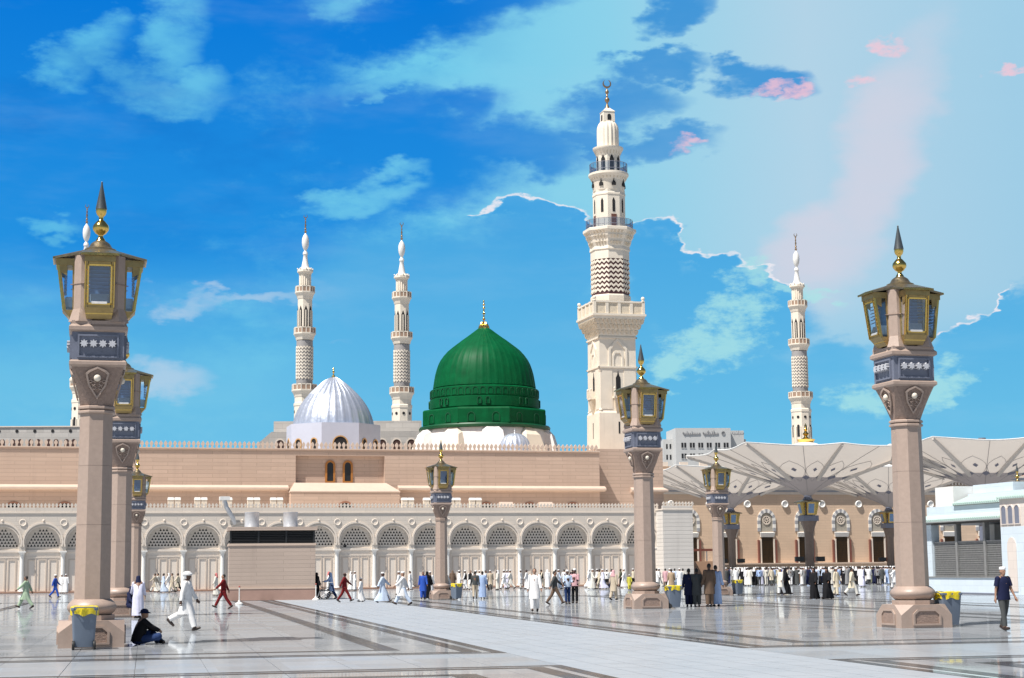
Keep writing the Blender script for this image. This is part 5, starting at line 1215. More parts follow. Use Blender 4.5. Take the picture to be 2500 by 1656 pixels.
def skel(lt=0, rt=0, lk=0, rk=0, la=4, ra=4, le=12, re=12, lo=10, ro=10, lean=0, twist=0):
    J = {}; leanv = Vector((0, -math.sin(R(lean)), math.cos(R(lean))))
    pel = Vector((0, 0, 0)); chest = pel + leanv * .36; neck = pel + leanv * .53; J['pelvis'], J['chest'], J['neck'] = pel, chest, neck
    J['head'] = neck + (leanv * .6 + Vector((0, 0, .4))).normalized() * .145 + Vector((0, -.015, 0))
    for s, t, k, a, e, o in ((-1, lt, lk, la, le, lo), (1, rt, rk, ra, re, ro)):
        hip = Vector((s * .09, 0, -.02)); d = lambda th: Vector((0, -math.sin(R(th)), -math.cos(R(th))))
        knee = hip + d(t) * .42; ank = knee + d(t - k) * .41; fd = Vector((0, -math.cos(R(max(-35, (t - k) * .75))), math.sin(R(max(-55, (t - k) * .9)))))
        J[s] = dict(hip=hip, knee=knee, ank=ank, toe=ank + fd * .15 + Vector((0, 0, -.05)), heel=ank - fd * .05 + Vector((0, 0, -.045)))
        sh = neck - leanv * .055 + Vector((s * .178, 0, 0)); q = lambda an: Vector((s * math.sin(R(o)), -math.sin(R(an + lean * 0)) * math.cos(R(o)), -math.cos(R(an)) * math.cos(R(o))))
        el_ = sh + q(a) * .28; wr = el_ + q(a + e) * .245; J[s].update(sh=sh, el=el_, wr=wr, hand=wr + q(a + e + 6) * .09, hd=q(a + e + 6))
    lo_ = min(min(J[s]['toe'].z, J[s]['heel'].z) for s in (-1, 1)) - .035
    off = Vector((0, 0, -lo_))
    for k in ('pelvis', 'chest', 'neck', 'head'): J[k] = J[k] + off
    for s in (-1, 1):
        for k in J[s]:
            if k != 'hd': J[s][k] = J[s][k] + off
    return J
def remesh(mb, name, mt, vox):
    me = mb.mesh(name + '_raw'); o = bpy.data.objects.new('tmp', me); COL.objects.link(o)
    md = o.modifiers.new('r', 'REMESH'); md.mode = 'VOXEL'; md.voxel_size = vox; md.use_smooth_shade = True
    sm = o.modifiers.new('s', 'SMOOTH'); sm.factor = .5; sm.iterations = 2
    dg_ = bpy.context.evaluated_depsgraph_get(); me2 = bpy.data.meshes.new_from_object(o.evaluated_get(dg_)); me2.name = name
    bpy.data.objects.remove(o); bpy.data.meshes.remove(me); me2.materials.clear(); me2.materials.append(mt)
    me2.polygons.foreach_set('use_smooth', [True] * len(me2.polygons)); return me2
def body_mesh(J, near):
    m = MB(); h = J['head']
    m.ball(J['pelvis'], (.150, .105, .12), 12, 8); m.tube([J['pelvis'], J['chest'], J['neck'] - Vector((0, 0, .06))], [.125, .145, .10], 12)
    m.ball(J['chest'], (.165, .11, .17), 12, 8); m.tube([J['neck'] - Vector((0, 0, .08)), h - Vector((0, -.01, .03))], [.07, .052], 10)
    m.ball(h + Vector((0, .008, .012)), (.076, .094, .108), 16, 12); m.ball(h + Vector((0, -.03, -.055)), (.052, .055, .06), 12, 8)
    m.tube([h + Vector((0, -.08, .02)), h + Vector((0, -.112, -.022)), h + Vector((0, -.08, -.03))], [.010, .018, .012], 8)
    for s in (-1, 1):
        m.ball(h + Vector((s * .077, .008, -.002)), (.014, .022, .032), 8, 6)
        m.ball(h + Vector((s * .03, -.082, .022)), (.022, .012, .010), 6, 4)
        L = J[s]
        m.tube([J['chest'] + Vector((s * .09, 0, .13)), L['sh']], [.075, .062], 10); m.ball(L['sh'], .062, 10, 8)
        m.tube([L['sh'], L['el'], L['wr']], [.052, .040, .028], 10); m.ball(L['el'], .041, 8, 6)
        m.tube([L['hip'] + Vector((0, 0, .05)), L['hip'], (L['hip'] + L['knee']) / 2, L['knee'], (L['knee'] * .65 + L['ank'] * .35), L['ank']], [.09, .098, .085, .06, .062, .04], 12)
        m.tube([L['heel'], L['ank'] * .4 + L['toe'] * .6 - Vector((0, 0, .01)), L['toe']], [.036, .042, .03], 8)
        hd = L['hd']; side = Vector((1, 0, 0)); up = hd.cross(side).normalized()
        m.tube([L['wr'], L['wr'] + hd * .04, L['wr'] + hd * .09], [.028, .036, .032], 8)
        if near:      # five fingers, unequal and bent, thumb from the side of the palm
            for i, (o_, ln) in enumerate(((-.030, .070), (-.010, .085), (.011, .080), (.030, .062))):
                b_ = L['wr'] + hd * .085 + up * o_; m.tube([b_, b_ + hd * ln * .55, b_ + hd * ln * .9 + side * (-s) * .02], [.012, .0115, .010], 6)
            b_ = L['wr'] + hd * .035 + up * -.03; m.tube([b_, b_ + hd * .035 - up * .028, b_ + hd * .065 - up * .032], [.014, .0125, .011], 6)
        else: m.tube([L['wr'] + hd * .08, L['wr'] + hd * .15], [.032, .016], 8)
    return remesh(m, 'person', SKIN[0], .0135 if near else .026)
def leg_pts(J, z):
    out_ = []
    for s in (-1, 1):
        L = J[s]; pl = [L['hip'], L['knee'], L['ank']]
        p = pl[0] if z >= pl[0].z else pl[2]
        for a, b in ((pl[0], pl[1]), (pl[1], pl[2])):
            lo_, hi = min(a.z, b.z), max(a.z, b.z)
            if lo_ <= z <= hi and hi > lo_: t = (z - a.z) / (b.z - a.z); p = a + (b - a) * t
        out_.append(p)
    return out_
def garment(J, hem, loose=1.0, fold=.05, seed=0, slit=False):
    m = MB(); n_ = 30; nk, ch, pe = J['neck'], J['chest'], J['pelvis']; rings = []
    def ring(c, rx, ry, z, f):
        pts = []
        for j in range(n_):
            t = 2 * math.pi * j / n_; k = 1 + f * (math.sin(7 * t + seed) * .6 + math.sin(11 * t + 2 * seed + z * 4) * .5)
            pts.append((c.x + rx * k * math.cos(t), c.y + ry * k * math.sin(t), z))
        return pts
    rings.append(ring(nk, .066, .064, nk.z + .015, 0)); rings.append(ring(nk, .145, .095, nk.z - .018, 0))
    c = nk * .8 + ch * .2; rings.append(ring(c, .215, .118, nk.z - .06, .01))
    rings.append(ring(ch, .19 * loose, .132 * loose, ch.z + .02, fold * .3)); c = ch * .45 + pe * .55; rings.append(ring(c, .172 * loose, .132 * loose, c.z, fold * .5))
    rings.append(ring(pe, .182 * loose, .142 * loose, pe.z - .01, fold * .6))
    z = pe.z - .13
    while True:
        zz_ = max(z, hem); a, b = leg_pts(J, zz_); c = (a + b) / 2; dp = (pe.z - zz_)
        rings.append(ring(c, .115 * loose + abs(a.x - b.x) / 2 + .03 * dp, .125 * loose + abs(a.y - b.y) / 2 * .78 + .015 * dp, zz_, fold * (.7 + dp)))
        if zz_ <= hem: break
        z -= .12
    m.loft(rings, True, False); return m
def sleeves(J, m, r0=.072, r1=.058, r2=.052, full=True):
    for s in (-1, 1):
        L = J[s]; a = L['sh'] + (L['sh'] - L['el']).normalized() * .02
        e = L['wr'] if full else (L['sh'] * .25 + L['el'] * .75)
        pts = [a, (L['sh'] + L['el']) / 2, L['el'], (L['el'] + e) / 2, e] if full else [a, (a + e) / 2, e]
        m.tube(pts, [r0, r0 * .95, r1 * 1.08, r1 * .95, r2] if full else [r0, r0, r1 * 1.1], 10, cap=False); m.ball(L['sh'], r0 * 1.02, 10, 8)
    return m
def trousers(J, r=(.105, .095, .075, .068)):
    m = MB(); pe = J['pelvis']
    m.ball(pe - Vector((0, 0, .02)), (.168, .122, .115), 14, 8)
    for s in (-1, 1):
        L = J[s]; e = L['ank'] + (L['knee'] - L['ank']).normalized() * .02
        m.tube([L['hip'] + Vector((0, 0, .06)), L['hip'], (L['hip'] + L['knee']) / 2, L['knee'], (L['knee'] + e) / 2, e], [r[0], r[0], r[1], r[2], r[2] * .97, r[3]], 12); m.ball(L['knee'], r[2] * 1.0, 10, 6)
    return m
def shoes(J):
    m = MB()
    for s in (-1, 1):
        L = J[s]; m.tube([L['heel'] - (L['toe'] - L['heel']) * .05, L['heel'] * .5 + L['toe'] * .5, L['toe'] + (L['toe'] - L['heel']) * .12], [.043, .050, .034], 10); m.ball(L['heel'], .043, 8, 6); m.ball(L['toe'], .038, 8, 6)
    return m
def headwear(J, kind):
    h = J['head'] + Vector((0, .008, .012)); m = MB()
    if kind == 'cap': m.lathe([(.081, .045), (.086, .06), (.083, .105), (.065, .122), (.02, .128)], 18).xf(Matrix.Translation(h) @ Matrix.Diagonal((1, 1.18, 1, 1)))
    elif kind == 'hair': m.ball(h + Vector((0, .016, .018)), (.081, .092, .10), 14, 10)
    elif kind == 'turban':
        m.ball(h + Vector((0, .005, .075)), (.115, .125, .068), 16, 8); m.tube([h + Vector((.115 * math.cos(t / 3), .12 * math.sin(t / 3), .05 + .012 * math.sin(t))) for t in range(20)], .03, 6); m.ball(h + Vector((0, .03, .0)), (.088, .085, .10), 12, 8); m.tube([h + Vector((0, .09, .03)), h + Vector((.02, .12, -.12)), h + Vector((.03, .11, -.3))], [.05, .05, .03], 6)
    elif kind == 'scarf':
        rg = []
        for (z, rx, ry, oy) in ((.12, .03, .03, .02), (.10, .075, .085, .012), (.04, .094, .105, .014), (-.04, .10, .095, .035), (-.12, .125, .10, .05), (-.20, .17, .105, .055), (-.26, .185, .115, .05)):
            rg.append([(h.x + rx * math.cos(t), h.y + oy + ry * math.sin(t) * (1 if math.sin(t) > 0 else (.72 if z < .05 else 1)), h.z + z) for t in [2 * math.pi * j / 20 for j in range(20)]])
        m.loft(rg, True, False)
    elif kind == 'brimcap': m.ball(h + Vector((0, .005, .045)), (.09, .105, .075), 14, 8); m.lathe([(.13, .025), (.135, .03), (.09, .04)], 18).xf(Matrix.Translation(h + Vector((0, 0, .0))))
    return m
PROTO = {}
POSES = dict(stand=dict(lt=2, rt=-2, le=20, re=14), standarms=dict(lt=3, rt=-3, la=12, ra=12, le=75, re=80, lo=6, ro=6), walk=dict(lt=24, rt=-20, lk=8, rk=22, la=-22, ra=24, le=10, re=22),
             walk2=dict(lt=-18, rt=18, lk=26, rk=6, la=20, ra=-18, le=18, re=8), stride=dict(lt=30, rt=-22, lk=4, rk=14, la=-30, ra=40, le=8, re=10), slow=dict(lt=10, rt=-9, lk=5, rk=14, la=-8, ra=12),
             reach=dict(lt=14, rt=-12, lk=6, rk=14, la=10, ra=48, le=10, re=12, ro=14), push=dict(lt=22, rt=-16, lk=8, rk=16, la=38, ra=38, le=40, re=40, lean=8), bend=dict(lt=3, rt=-4, lean=22, la=20, ra=26, le=20, re=20),
             heelup=dict(lt=20, rt=-24, lk=2, rk=42, la=-14, ra=18, le=8, re=14), sit=dict(lt=82, rt=82, lk=80, rk=80, la=30, ra=30, le=30, re=30, lean=10))
def proto(pose, outfit, head, near=False):
    key = (pose, outfit, head, near)
    if key in PROTO: return PROTO[key]
    J = skel(**POSES[pose]); sd_ = (hash(pose) % 7) * .9 if False else len(pose) * .8
    parts = []
    bk = ('body', pose, near)
    if bk not in PROTO: PROTO[bk] = body_mesh(J, near)
    if outfit == 'thobe': parts.append(('robe', sleeves(J, garment(J, .10, 1.06, .055, sd_), .078, .068, .066)))
    elif outfit == 'abaya':
        g = garment(J, .03, 1.2, .07, sd_); parts.append(('cloak', sleeves(J, g, .10, .11, .12)))
    elif outfit == 'kameez': parts += [('tunic', sleeves(J, garment(J, J['pelvis'].z - .42, 1.06, .05, sd_), .078, .066, .06)), ('trousers', trousers(J, (.115, .11, .098, .085)))]
    elif outfit == 'vest': parts += [('tunic', sleeves(J, garment(J, J['pelvis'].z - .40, 1.04, .05, sd_))), ('trousers', trousers(J, (.115, .11, .098, .085))), ('vest', garment(J, J['pelvis'].z - .02, 1.12, .02, sd_))]
    elif outfit == 'shirt': parts += [('shirt', sleeves(J, garment(J, J['pelvis'].z - .07, 1.0, .035, sd_))), ('trousers', trousers(J))]
    elif outfit == 'polo': parts += [('shirt', sleeves(J, garment(J, J['pelvis'].z - .10, 1.08, .03, sd_), .08, .07, .06, False)), ('trousers', trousers(J))]
    parts.append(('shoes', shoes(J)))
    if head != 'bald': parts.append((dict(cap='skullcap', hair='hair', turban='turban', scarf='head_scarf', brimcap='brimmed_cap')[head], headwear(J, head)))
    PROTO[key] = (PROTO[bk], [(nm, q.mesh(nm, CL['white'], 60)) for nm, q in parts], J['head'].z + .125)
    return PROTO[key]
def setmat(o, mt):
    o.material_slots[0].link = 'OBJECT'; o.material_slots[0].material = mt
def person(px, py, heady, face, pose, outfit, head, cols, label, group=None, near=False, skin=0, hmax=1.88, hmin=1.5, pos=None, hgt=None):
    body, parts, ht_ = proto(pose, outfit, head, near)
    g = gpt(px, py) if pos is None else pos
    h = at(px, heady, g.y).z if hgt is None else hgt
    if hgt is None: h = min(hmax, max(hmin, h))
    o = obj('person', body, None, g, R(face)); o.scale = (h / ht_,) * 3
    tag(o, label, 'person', group); setmat(o, SKIN[skin])
    main, low, hd = (list(cols) + [None, None])[:3]
    for nm, me in parts:
        c = obj(nm, me, o)
        mt = CL[main]
        if nm == 'trousers' and low: mt = CL[low]
        elif nm == 'vest': mt = CL['black']
        elif nm == 'shoes': mt = SHOE
        elif nm == 'hair': mt = HAIR
        elif nm in ('skullcap', 'turban', 'head_scarf', 'brimmed_cap'): mt = CL[hd or 'white']
        setmat(c, mt)
    return o
LFT, RGT, AWAY, TOW = -90, 90, 180, 0
N_ = True
# --- figures one can single out
person(62, 1487, 1410, LFT, 'stride', 'kameez', 'hair', ('green', 'green'), 'man in pale green tunic striding left at the far left of the plaza', near=N_)
person(134, 1460, 1408, RGT, 'walk', 'shirt', 'cap', ('blue', 'blue'), 'man in bright blue suit walking right, left of the nearest lamp post')
person(150, 1449, 1405, AWAY, 'stand', 'thobe', 'cap', ('white',), 'left of two men in white robes by an arcade column, left of the lamp post')
person(160, 1449, 1404, AWAY, 'slow', 'thobe', 'cap', ('white', 'dgrey'), 'right of two men in white robes by an arcade column, left of the lamp post')
person(336, 1509, 1412, AWAY + 12, 'bend', 'thobe', 'scarf', ('lilac', None, 'navy'), 'man in long pale robe bending forward at the second lamp post base', near=N_, hmax=1.75)
person(455, 1540, 1397, RGT - 5, 'heelup', 'kameez', 'turban', ('white', 'white'), 'man in white tunic and turban striding right across the left foreground', near=N_, skin=2)
person(545, 1487, 1407, LFT + 8, 'stride', 'shirt', 'hair', ('maroon', 'maroon'), 'person in dark red suit striding left in front of the kiosk corner', near=N_, skin=1)
person(527, 1455, 1402, LFT, 'slow', 'thobe', 'scarf', ('offwhite', None, 'redcheck'), 'robed man with red headscarf half hidden behind the striding red suit')
for i, (px, out_, c, hd, po, lab) in enumerate(((378, 'kameez', ('beige', 'offwhite'), 'hair', 'stride', 'leading man in beige tunic of the group walking left past the arcade doors'), (385, 'thobe', ('offwhite',), 'hair', 'walk', 'second walker in off-white robe of the group left of the turbaned man'),
        (399, 'thobe', ('paleblue',), 'hair', 'walk2', 'walker in pale blue-white robe amid the group left of the turbaned man'), (411, 'thobe', ('white',), 'scarf', 'walk', 'walker in white headscarf amid the group left of the turbaned man'), (420, 'kameez', ('beige', 'cream'), 'hair', 'walk2', 'walker in dull beige tunic near the rear of the group left of the turbaned man'),
        (434, 'kameez', ('cream', 'black'), 'hair', 'walk', 'last walker in cream tunic with dark trousers of the group left of the turbaned man'))):
    person(px, 1447 - (i % 2), 1401 + (i % 3), LFT, po, out_, hd, c, lab, skin=i % 3)
person(773, 1464, 1404, RGT + 30, 'stand', 'abaya', 'scarf', ('black', None, 'black'), 'woman in full black cloak at the right corner of the kiosk', hmax=1.7)
person(803, 1452, 1396, RGT, 'slow', 'thobe', 'scarf', ('white', None, 'redcheck'), 'man in white robe and red headscarf behind the wheelchair pusher')
person(809, 1463, 1404, LFT, 'push', 'kameez', 'scarf', ('lightblue', 'jeans', 'lightblue'), 'person in light blue clothes pushing the wheelchair right of the kiosk')
person(841, 1471, 1407, RGT, 'stride', 'shirt', 'brimcap', ('maroon', 'maroon', 'black'), 'man in dark red suit and dark hat walking right of the wheelchair', skin=2)
person(857, 1442, 1398, RGT, 'slow', 'thobe', 'scarf', ('white',), 'left of two men in white robes walking before an arcade column, right of the kiosk')
person(866, 1442, 1395, RGT, 'stand', 'thobe', 'cap', ('white',), 'right of two men in white robes walking before an arcade column, right of the kiosk')
person(881, 1470, 1411, LFT, 'slow', 'thobe', 'cap', ('white',), 'boy in white robe and cap following the red-suited man', hmin=1.2)
person(934, 1472, 1404, RGT, 'stride', 'thobe', 'cap', ('paleblue',), 'man in pale blue-white robe striding right before the middle arches', skin=2)
person(984, 1479, 1396, LFT, 'stride', 'kameez', 'cap', ('white', 'paleblue'), 'man in white tunic striding left, left of the middle lamp post', near=N_, skin=1)
person(974, 1453, 1398, LFT, 'slow', 'thobe', 'cap', ('white',), 'robed man hidden behind the white-tunic strider left of the middle lamp post')
person(1001, 1441, 1397, RGT, 'slow', 'thobe', 'hair', ('white',), 'lone man in white robe near the arcade wall, left of the middle lamp post')
person(1033, 1464, 1410, TOW, 'slow', 'kameez', 'hair', ('blue', 'blue'), 'person in vivid blue clothes left of the middle lamp post', hmax=1.65)
person(1043, 1462, 1408, AWAY, 'stand', 'abaya', 'scarf', ('black', None, 'black'), 'person in black cloak beside the vivid blue figure')
person(1050, 1458, 1407, AWAY, 'stand', 'thobe', 'cap', ('white',), 'white-robed man standing just behind the black cloak by the middle lamp post')
person(1097, 1463, 1409, LFT + 20, 'bend', 'shirt', 'cap', ('white', 'dgreen', 'blue'), 'person with blue cap and green trousers leaning at the middle lamp post base', hmax=1.55)
person(1105, 1440, 1396, AWAY, 'stand', 'abaya', 'scarf', ('brown', None, 'brown'), 'dark brown cloaked figure right behind the middle lamp post')
person(1160, 1463, 1410, AWAY, 'slow', 'shirt', 'hair', ('dgrey', 'beige'), 'person in dark grey top with shoulder bag right of the middle lamp post', hmax=1.6)
person(1178, 1462, 1405, AWAY, 'stand', 'thobe', 'hair', ('lightblue',), 'man in plain blue robe seen from behind, right of the middle lamp post')
person(1306, 1494, 1388, TOW - 4, 'slow', 'kameez', 'hair', ('white', 'white'), 'balding man in loose white clothes walking towards the viewer at centre', near=N_, skin=1)
person(1355, 1477, 1395, RGT, 'stride', 'shirt', 'hair', ('dgrey', 'brown'), 'man in dark grey shirt and dark trousers walking right at centre', near=N_, skin=1)
person(1386, 1475, 1392, TOW + 15, 'standarms', 'shirt', 'cap', ('paleblue', 'jeans'), 'man in pale shirt and blue jeans with hands together at centre', near=N_, skin=2)
person(1404, 1473, 1389, TOW - 20, 'standarms', 'shirt', 'cap', ('pink', 'black'), 'man in dusty pink shirt and black trousers beside the man in jeans', near=N_, skin=2)
person(1499, 1466, 1403, RGT + 50, 'slow', 'kameez', 'scarf', ('beige', 'beige', 'pink'), 'stooped figure in beige clothes and pink headscarf left of the minaret lamp post', hmax=1.6)
person(1683, 1482, 1388, AWAY, 'stand', 'kameez', 'hair', ('navy', 'navy'), 'leftmost of four standing men, in dark navy clothes', near=N_, skin=2)
person(1702, 1482, 1388, AWAY - 10, 'standarms', 'kameez', 'hair', ('dgrey', 'dgrey'), 'second of four standing men, in dark grey-green clothes', near=N_, skin=2)
person(1733, 1482, 1376, AWAY + 15, 'stand', 'kameez', 'hair', ('brown', 'brown'), 'tallest of four standing men, in dark brown clothes', near=N_, skin=2, hmax=1.95)
person(1749, 1481, 1380, AWAY - 20, 'stand', 'thobe', 'hair', ('lightblue',), 'rightmost of four standing men, in light blue robe', near=N_, hmax=1.92)
person(1640, 1448, 1392, AWAY, 'stand', 'kameez', 'hair', ('tan', 'tan'), 'person in tan clothes standing behind the bin by the minaret lamp post')
person(1907, 1453, 1398, LFT + 30, 'slow', 'kameez', 'cap', ('offwhite', 'white'), 'man in off-white clothes walking before the crowd, left of the two black cloaks')
person(1919, 1452, 1399, RGT, 'walk', 'abaya', 'scarf', ('black', None, 'black'), 'slim black-cloaked woman beside the off-white walker before the crowd')
person(1988, 1463, 1387, LFT + 40, 'slow', 'abaya', 'scarf', ('black', None, 'black'), 'left of two large black cloaks before the crowd', hmax=1.8)
person(2020, 1463, 1389, LFT + 50, 'walk', 'abaya', 'scarf', ('black', None, 'black'), 'right of two large black cloaks before the crowd', hmax=1.8)
person(2043, 1455, 1387, RGT - 40, 'slow', 'kameez', 'cap', ('cream', 'cream'), 'man in cream clothes and white cap right of the two black cloaks')
person(2081, 1455, 1389, RGT, 'walk', 'kameez', 'hair', ('cream', 'offwhite'), 'bare-headed man in cream clothes walking right before the crowd')
person(2107, 1433, 1385, RGT, 'slow', 'thobe', 'cap', ('lilac',), 'tall man in pale lilac robe above the right end of the crowd')
person(2184, 1438, 1387, LFT, 'reach', 'kameez', 'hair', ('white', 'white'), 'man in white reaching forward, just left of the large right lamp post')
person(2454, 1540, 1385, TOW + 25, 'slow', 'polo', 'cap', ('navy', 'dgrey'), 'man in navy polo shirt and white cap walking at the right edge', near=N_, skin=1)
person(2494, 1447, 1390, AWAY, 'stand', 'thobe', 'cap', ('white',), 'white-robed figure cut off by the right edge beside the pavilion')
# seated man in the left foreground, legs crossed
def seated_man():
    g = gpt(342, 1574); m = MB()
    pel, ch, nk, hd = Vector((0, .05, .12)), Vector((0, -.02, .42)), Vector((0, -.06, .60)), Vector((0, -.10, .735))
    m.ball(pel, (.17, .14, .12), 12, 8).tube([pel, ch, nk], [.14, .15, .09], 12).ball(ch, (.17, .12, .16), 12, 8).tube([nk, hd], [.06, .052], 8).ball(hd, (.078, .095, .11), 14, 10).ball(hd + Vector((0, -.04, -.05)), (.05, .05, .055), 10, 6)
    legs, arms = [], []
    for s in (-1, 1):
        kn, an = Vector((s * .36, -.36, .30 if s > 0 else .20)), Vector((-s * .04, -.42 - .08 * (s > 0), .07)); sh, el_, wr = Vector((s * .18, -.05, .56)), Vector((s * .30, -.22, .42)), Vector((s * .16, -.40, .34))
        legs.append([Vector((s * .09, .0, .12)), kn, an]); arms.append([sh, el_, wr])
        m.tube(legs[-1], [.09, .062, .042], 10).tube([an, an + Vector((-s * .17, -.03, -.02))], [.045, .035], 8).tube([sh, el_, wr], [.055, .042, .03], 10)
        m.tube([wr, wr + Vector((-s * .05, -.07, -.02))], [.034, .03], 8)
        for i in range(4): b_ = wr + Vector((-s * (.04 + i * .014), -.06, .0 - i * .012)); m.tube([b_, b_ + Vector((-s * .03, -.05, -.03)), b_ + Vector((-s * .05, -.05, -.055))], .011, 6)
        m.tube([wr + Vector((0, -.04, .02)), wr + Vector((-s * .05, -.06, .045))], .012, 6)
    o = obj('person', remesh(m, 'person', SKIN[1], .014), None, g, R(115)); o.scale = (.94, .94, .94)
    tag(o, 'man in black shirt and cap sitting cross-legged on the marble beside the nearest lamp post', 'person')
    sh_ = MB(); rg = []
    for (c, rx, ry) in ((nk, .068, .066), (nk - Vector((0, 0, .03)), .13, .09), (nk - Vector((0, -.01, .07)), .205, .12), (ch, .195, .15), (Vector((0, .03, .24)), .20, .165), (Vector((0, .05, .08)), .205, .18)): rg.append([(c.x + rx * (1 + .03 * math.sin(6 * t)) * math.cos(t), c.y + ry * (1 + .03 * math.sin(7 * t)) * math.sin(t), c.z) for t in [2 * math.pi * j / 24 for j in range(24)]])
    sh_.loft(rg, True, False)
    for a in arms: sh_.tube(a, [.075, .06, .05], 10, cap=False).ball(a[0], .076, 10, 6)
    setmat(obj('shirt', sh_.mesh('shirt', CL['black'], 60), o), CL['black'])
    tr = MB().ball(pel, (.19, .17, .125), 12, 8)
    for l in legs: tr.tube(l, [.115, .088, .065], 10).ball(l[1], .088, 10, 6)
    obj('jeans', tr.mesh('jeans', CL['jeans'], 60), o)
    cp = MB().ball(hd + Vector((0, .01, .055)), (.088, .102, .075), 14, 8).lathe([(.155, .012), (.16, .02), (.085, .05)], 18).xf(Matrix.Translation((0, 0, 0)))
    cp = MB().ball(hd + Vector((0, .01, .055)), (.088, .102, .075), 14, 8).merge(MB().lathe([(.155, .012), (.16, .02), (.085, .05)], 18).xf(Matrix.Translation(hd)))
    obj('brimmed_cap', cp.mesh('brimmed_cap', CL['navy'], 60), o)
    sh2 = MB()
    for s, l in zip((-1, 1), legs): sh2.tube([l[2] + Vector((s * .05, 0, 0)), l[2] + Vector((-s * .10, -.02, -.01)), l[2] + Vector((-s * .19, -.03, -.02))], [.05, .052, .036], 8)
    obj('shoes', sh2.mesh('shoes', SHOE, 60), o)
seated_man()
# dark-clad person sitting on the second lamp post's base
_l2 = LAMPS[1].location
person(0, 0, 0, 60, 'sit', 'kameez', 'scarf', ('navy', 'navy', 'navy'), 'dark-clothed person sitting on the second lamp post base', near=False, pos=_l2 + Vector((.62, -1.0, -.02)), hgt=1.15)
# wheelchair
wc = thing('wheelchair', 'empty black wheelchair pushed along right of the kiosk', 'wheelchair', gpt(793, 1464), R(-80))
for s in (-1, 1):
    wl = MB().tube([(s * .28, .30 * math.cos(t * math.pi / 10), .31 + .30 * math.sin(t * math.pi / 10)) for t in range(21)], .022, 6).build('wheel', RUBBER, wc)
    sp_ = MB()
    for t in range(6): sp_.tube([(s * .28, -.29 * math.cos(t * math.pi / 6), .31 - .29 * math.sin(t * math.pi / 6)), (s * .28, .29 * math.cos(t * math.pi / 6), .31 + .29 * math.sin(t * math.pi / 6))], .006, 4)
    sp_.build('spokes', STEEL, wl)
    MB().tube([(s * .2, -.42 + .08 * math.cos(t * math.pi / 6), .09 + .08 * math.sin(t * math.pi / 6)) for t in range(13)], .016, 6).build('caster', RUBBER, wc)
    MB().tube([(s * .24, .42, .95), (s * .24, .22, .93), (s * .24, .20, .48), (s * .24, -.30, .46), (s * .22, -.42, .12)], .015, 6).build('side_frame', STEEL, wc)
    MB().box(s * .26 - .03, s * .26 + .03, -.22, .18, .66, .70).build('armrest', RUBBER, wc)
MB().box(-.23, .23, -.28, .20, .46, .52).build('seat', CL['black'], wc); MB().hexa([(-.23, .18, .5), (.23, .18, .5), (.23, .22, .5), (-.23, .22, .5)], [(-.23, .24, .92), (.23, .24, .92), (.23, .27, .92), (-.23, .27, .92)]).build('backrest', CL['black'], wc)
MB().box(-.2, .2, -.52, -.40, .12, .14).build('footrest', STEEL, wc)
bagc = gpt(1497, 1466)
# --- walkers along the arcade wall
rr_ = random.Random(11)
CN = dict(white='white', offwhite='off-white', cream='cream', beige='beige', paleblue='pale blue', lightblue='light blue', grey='grey', black='black', navy='navy', brown='brown', dgrey='dark grey', olive='olive green', yellow='yellow', tan='tan', blue='blue', green='pale green', lilac='lilac', pink='dusty pink')
def far(px, py, hy, face, pose, outfit, head, cols, where, group):
    low = '' if outfit == 'vest' or len(cols) < 2 or cols[1] in (None, cols[0]) else ' and ' + CN.get(cols[1], 'dark') + ' trousers'
    what = dict(thobe='robe', kameez='tunic', vest='tunic, black vest', shirt='shirt', abaya='cloak')[outfit]
    hw_ = dict(cap='capped', hair='bareheaded', scarf='scarfed')[head]
    person(px, py, hy, face, pose, outfit, head, cols, 'figure in %s %s%s, %s, %s' % (CN[cols[0]], what, low if 'rows' not in group else '', hw_, where), group, skin=rr_.choice((0, 1, 2, 2)), hmax=1.86)
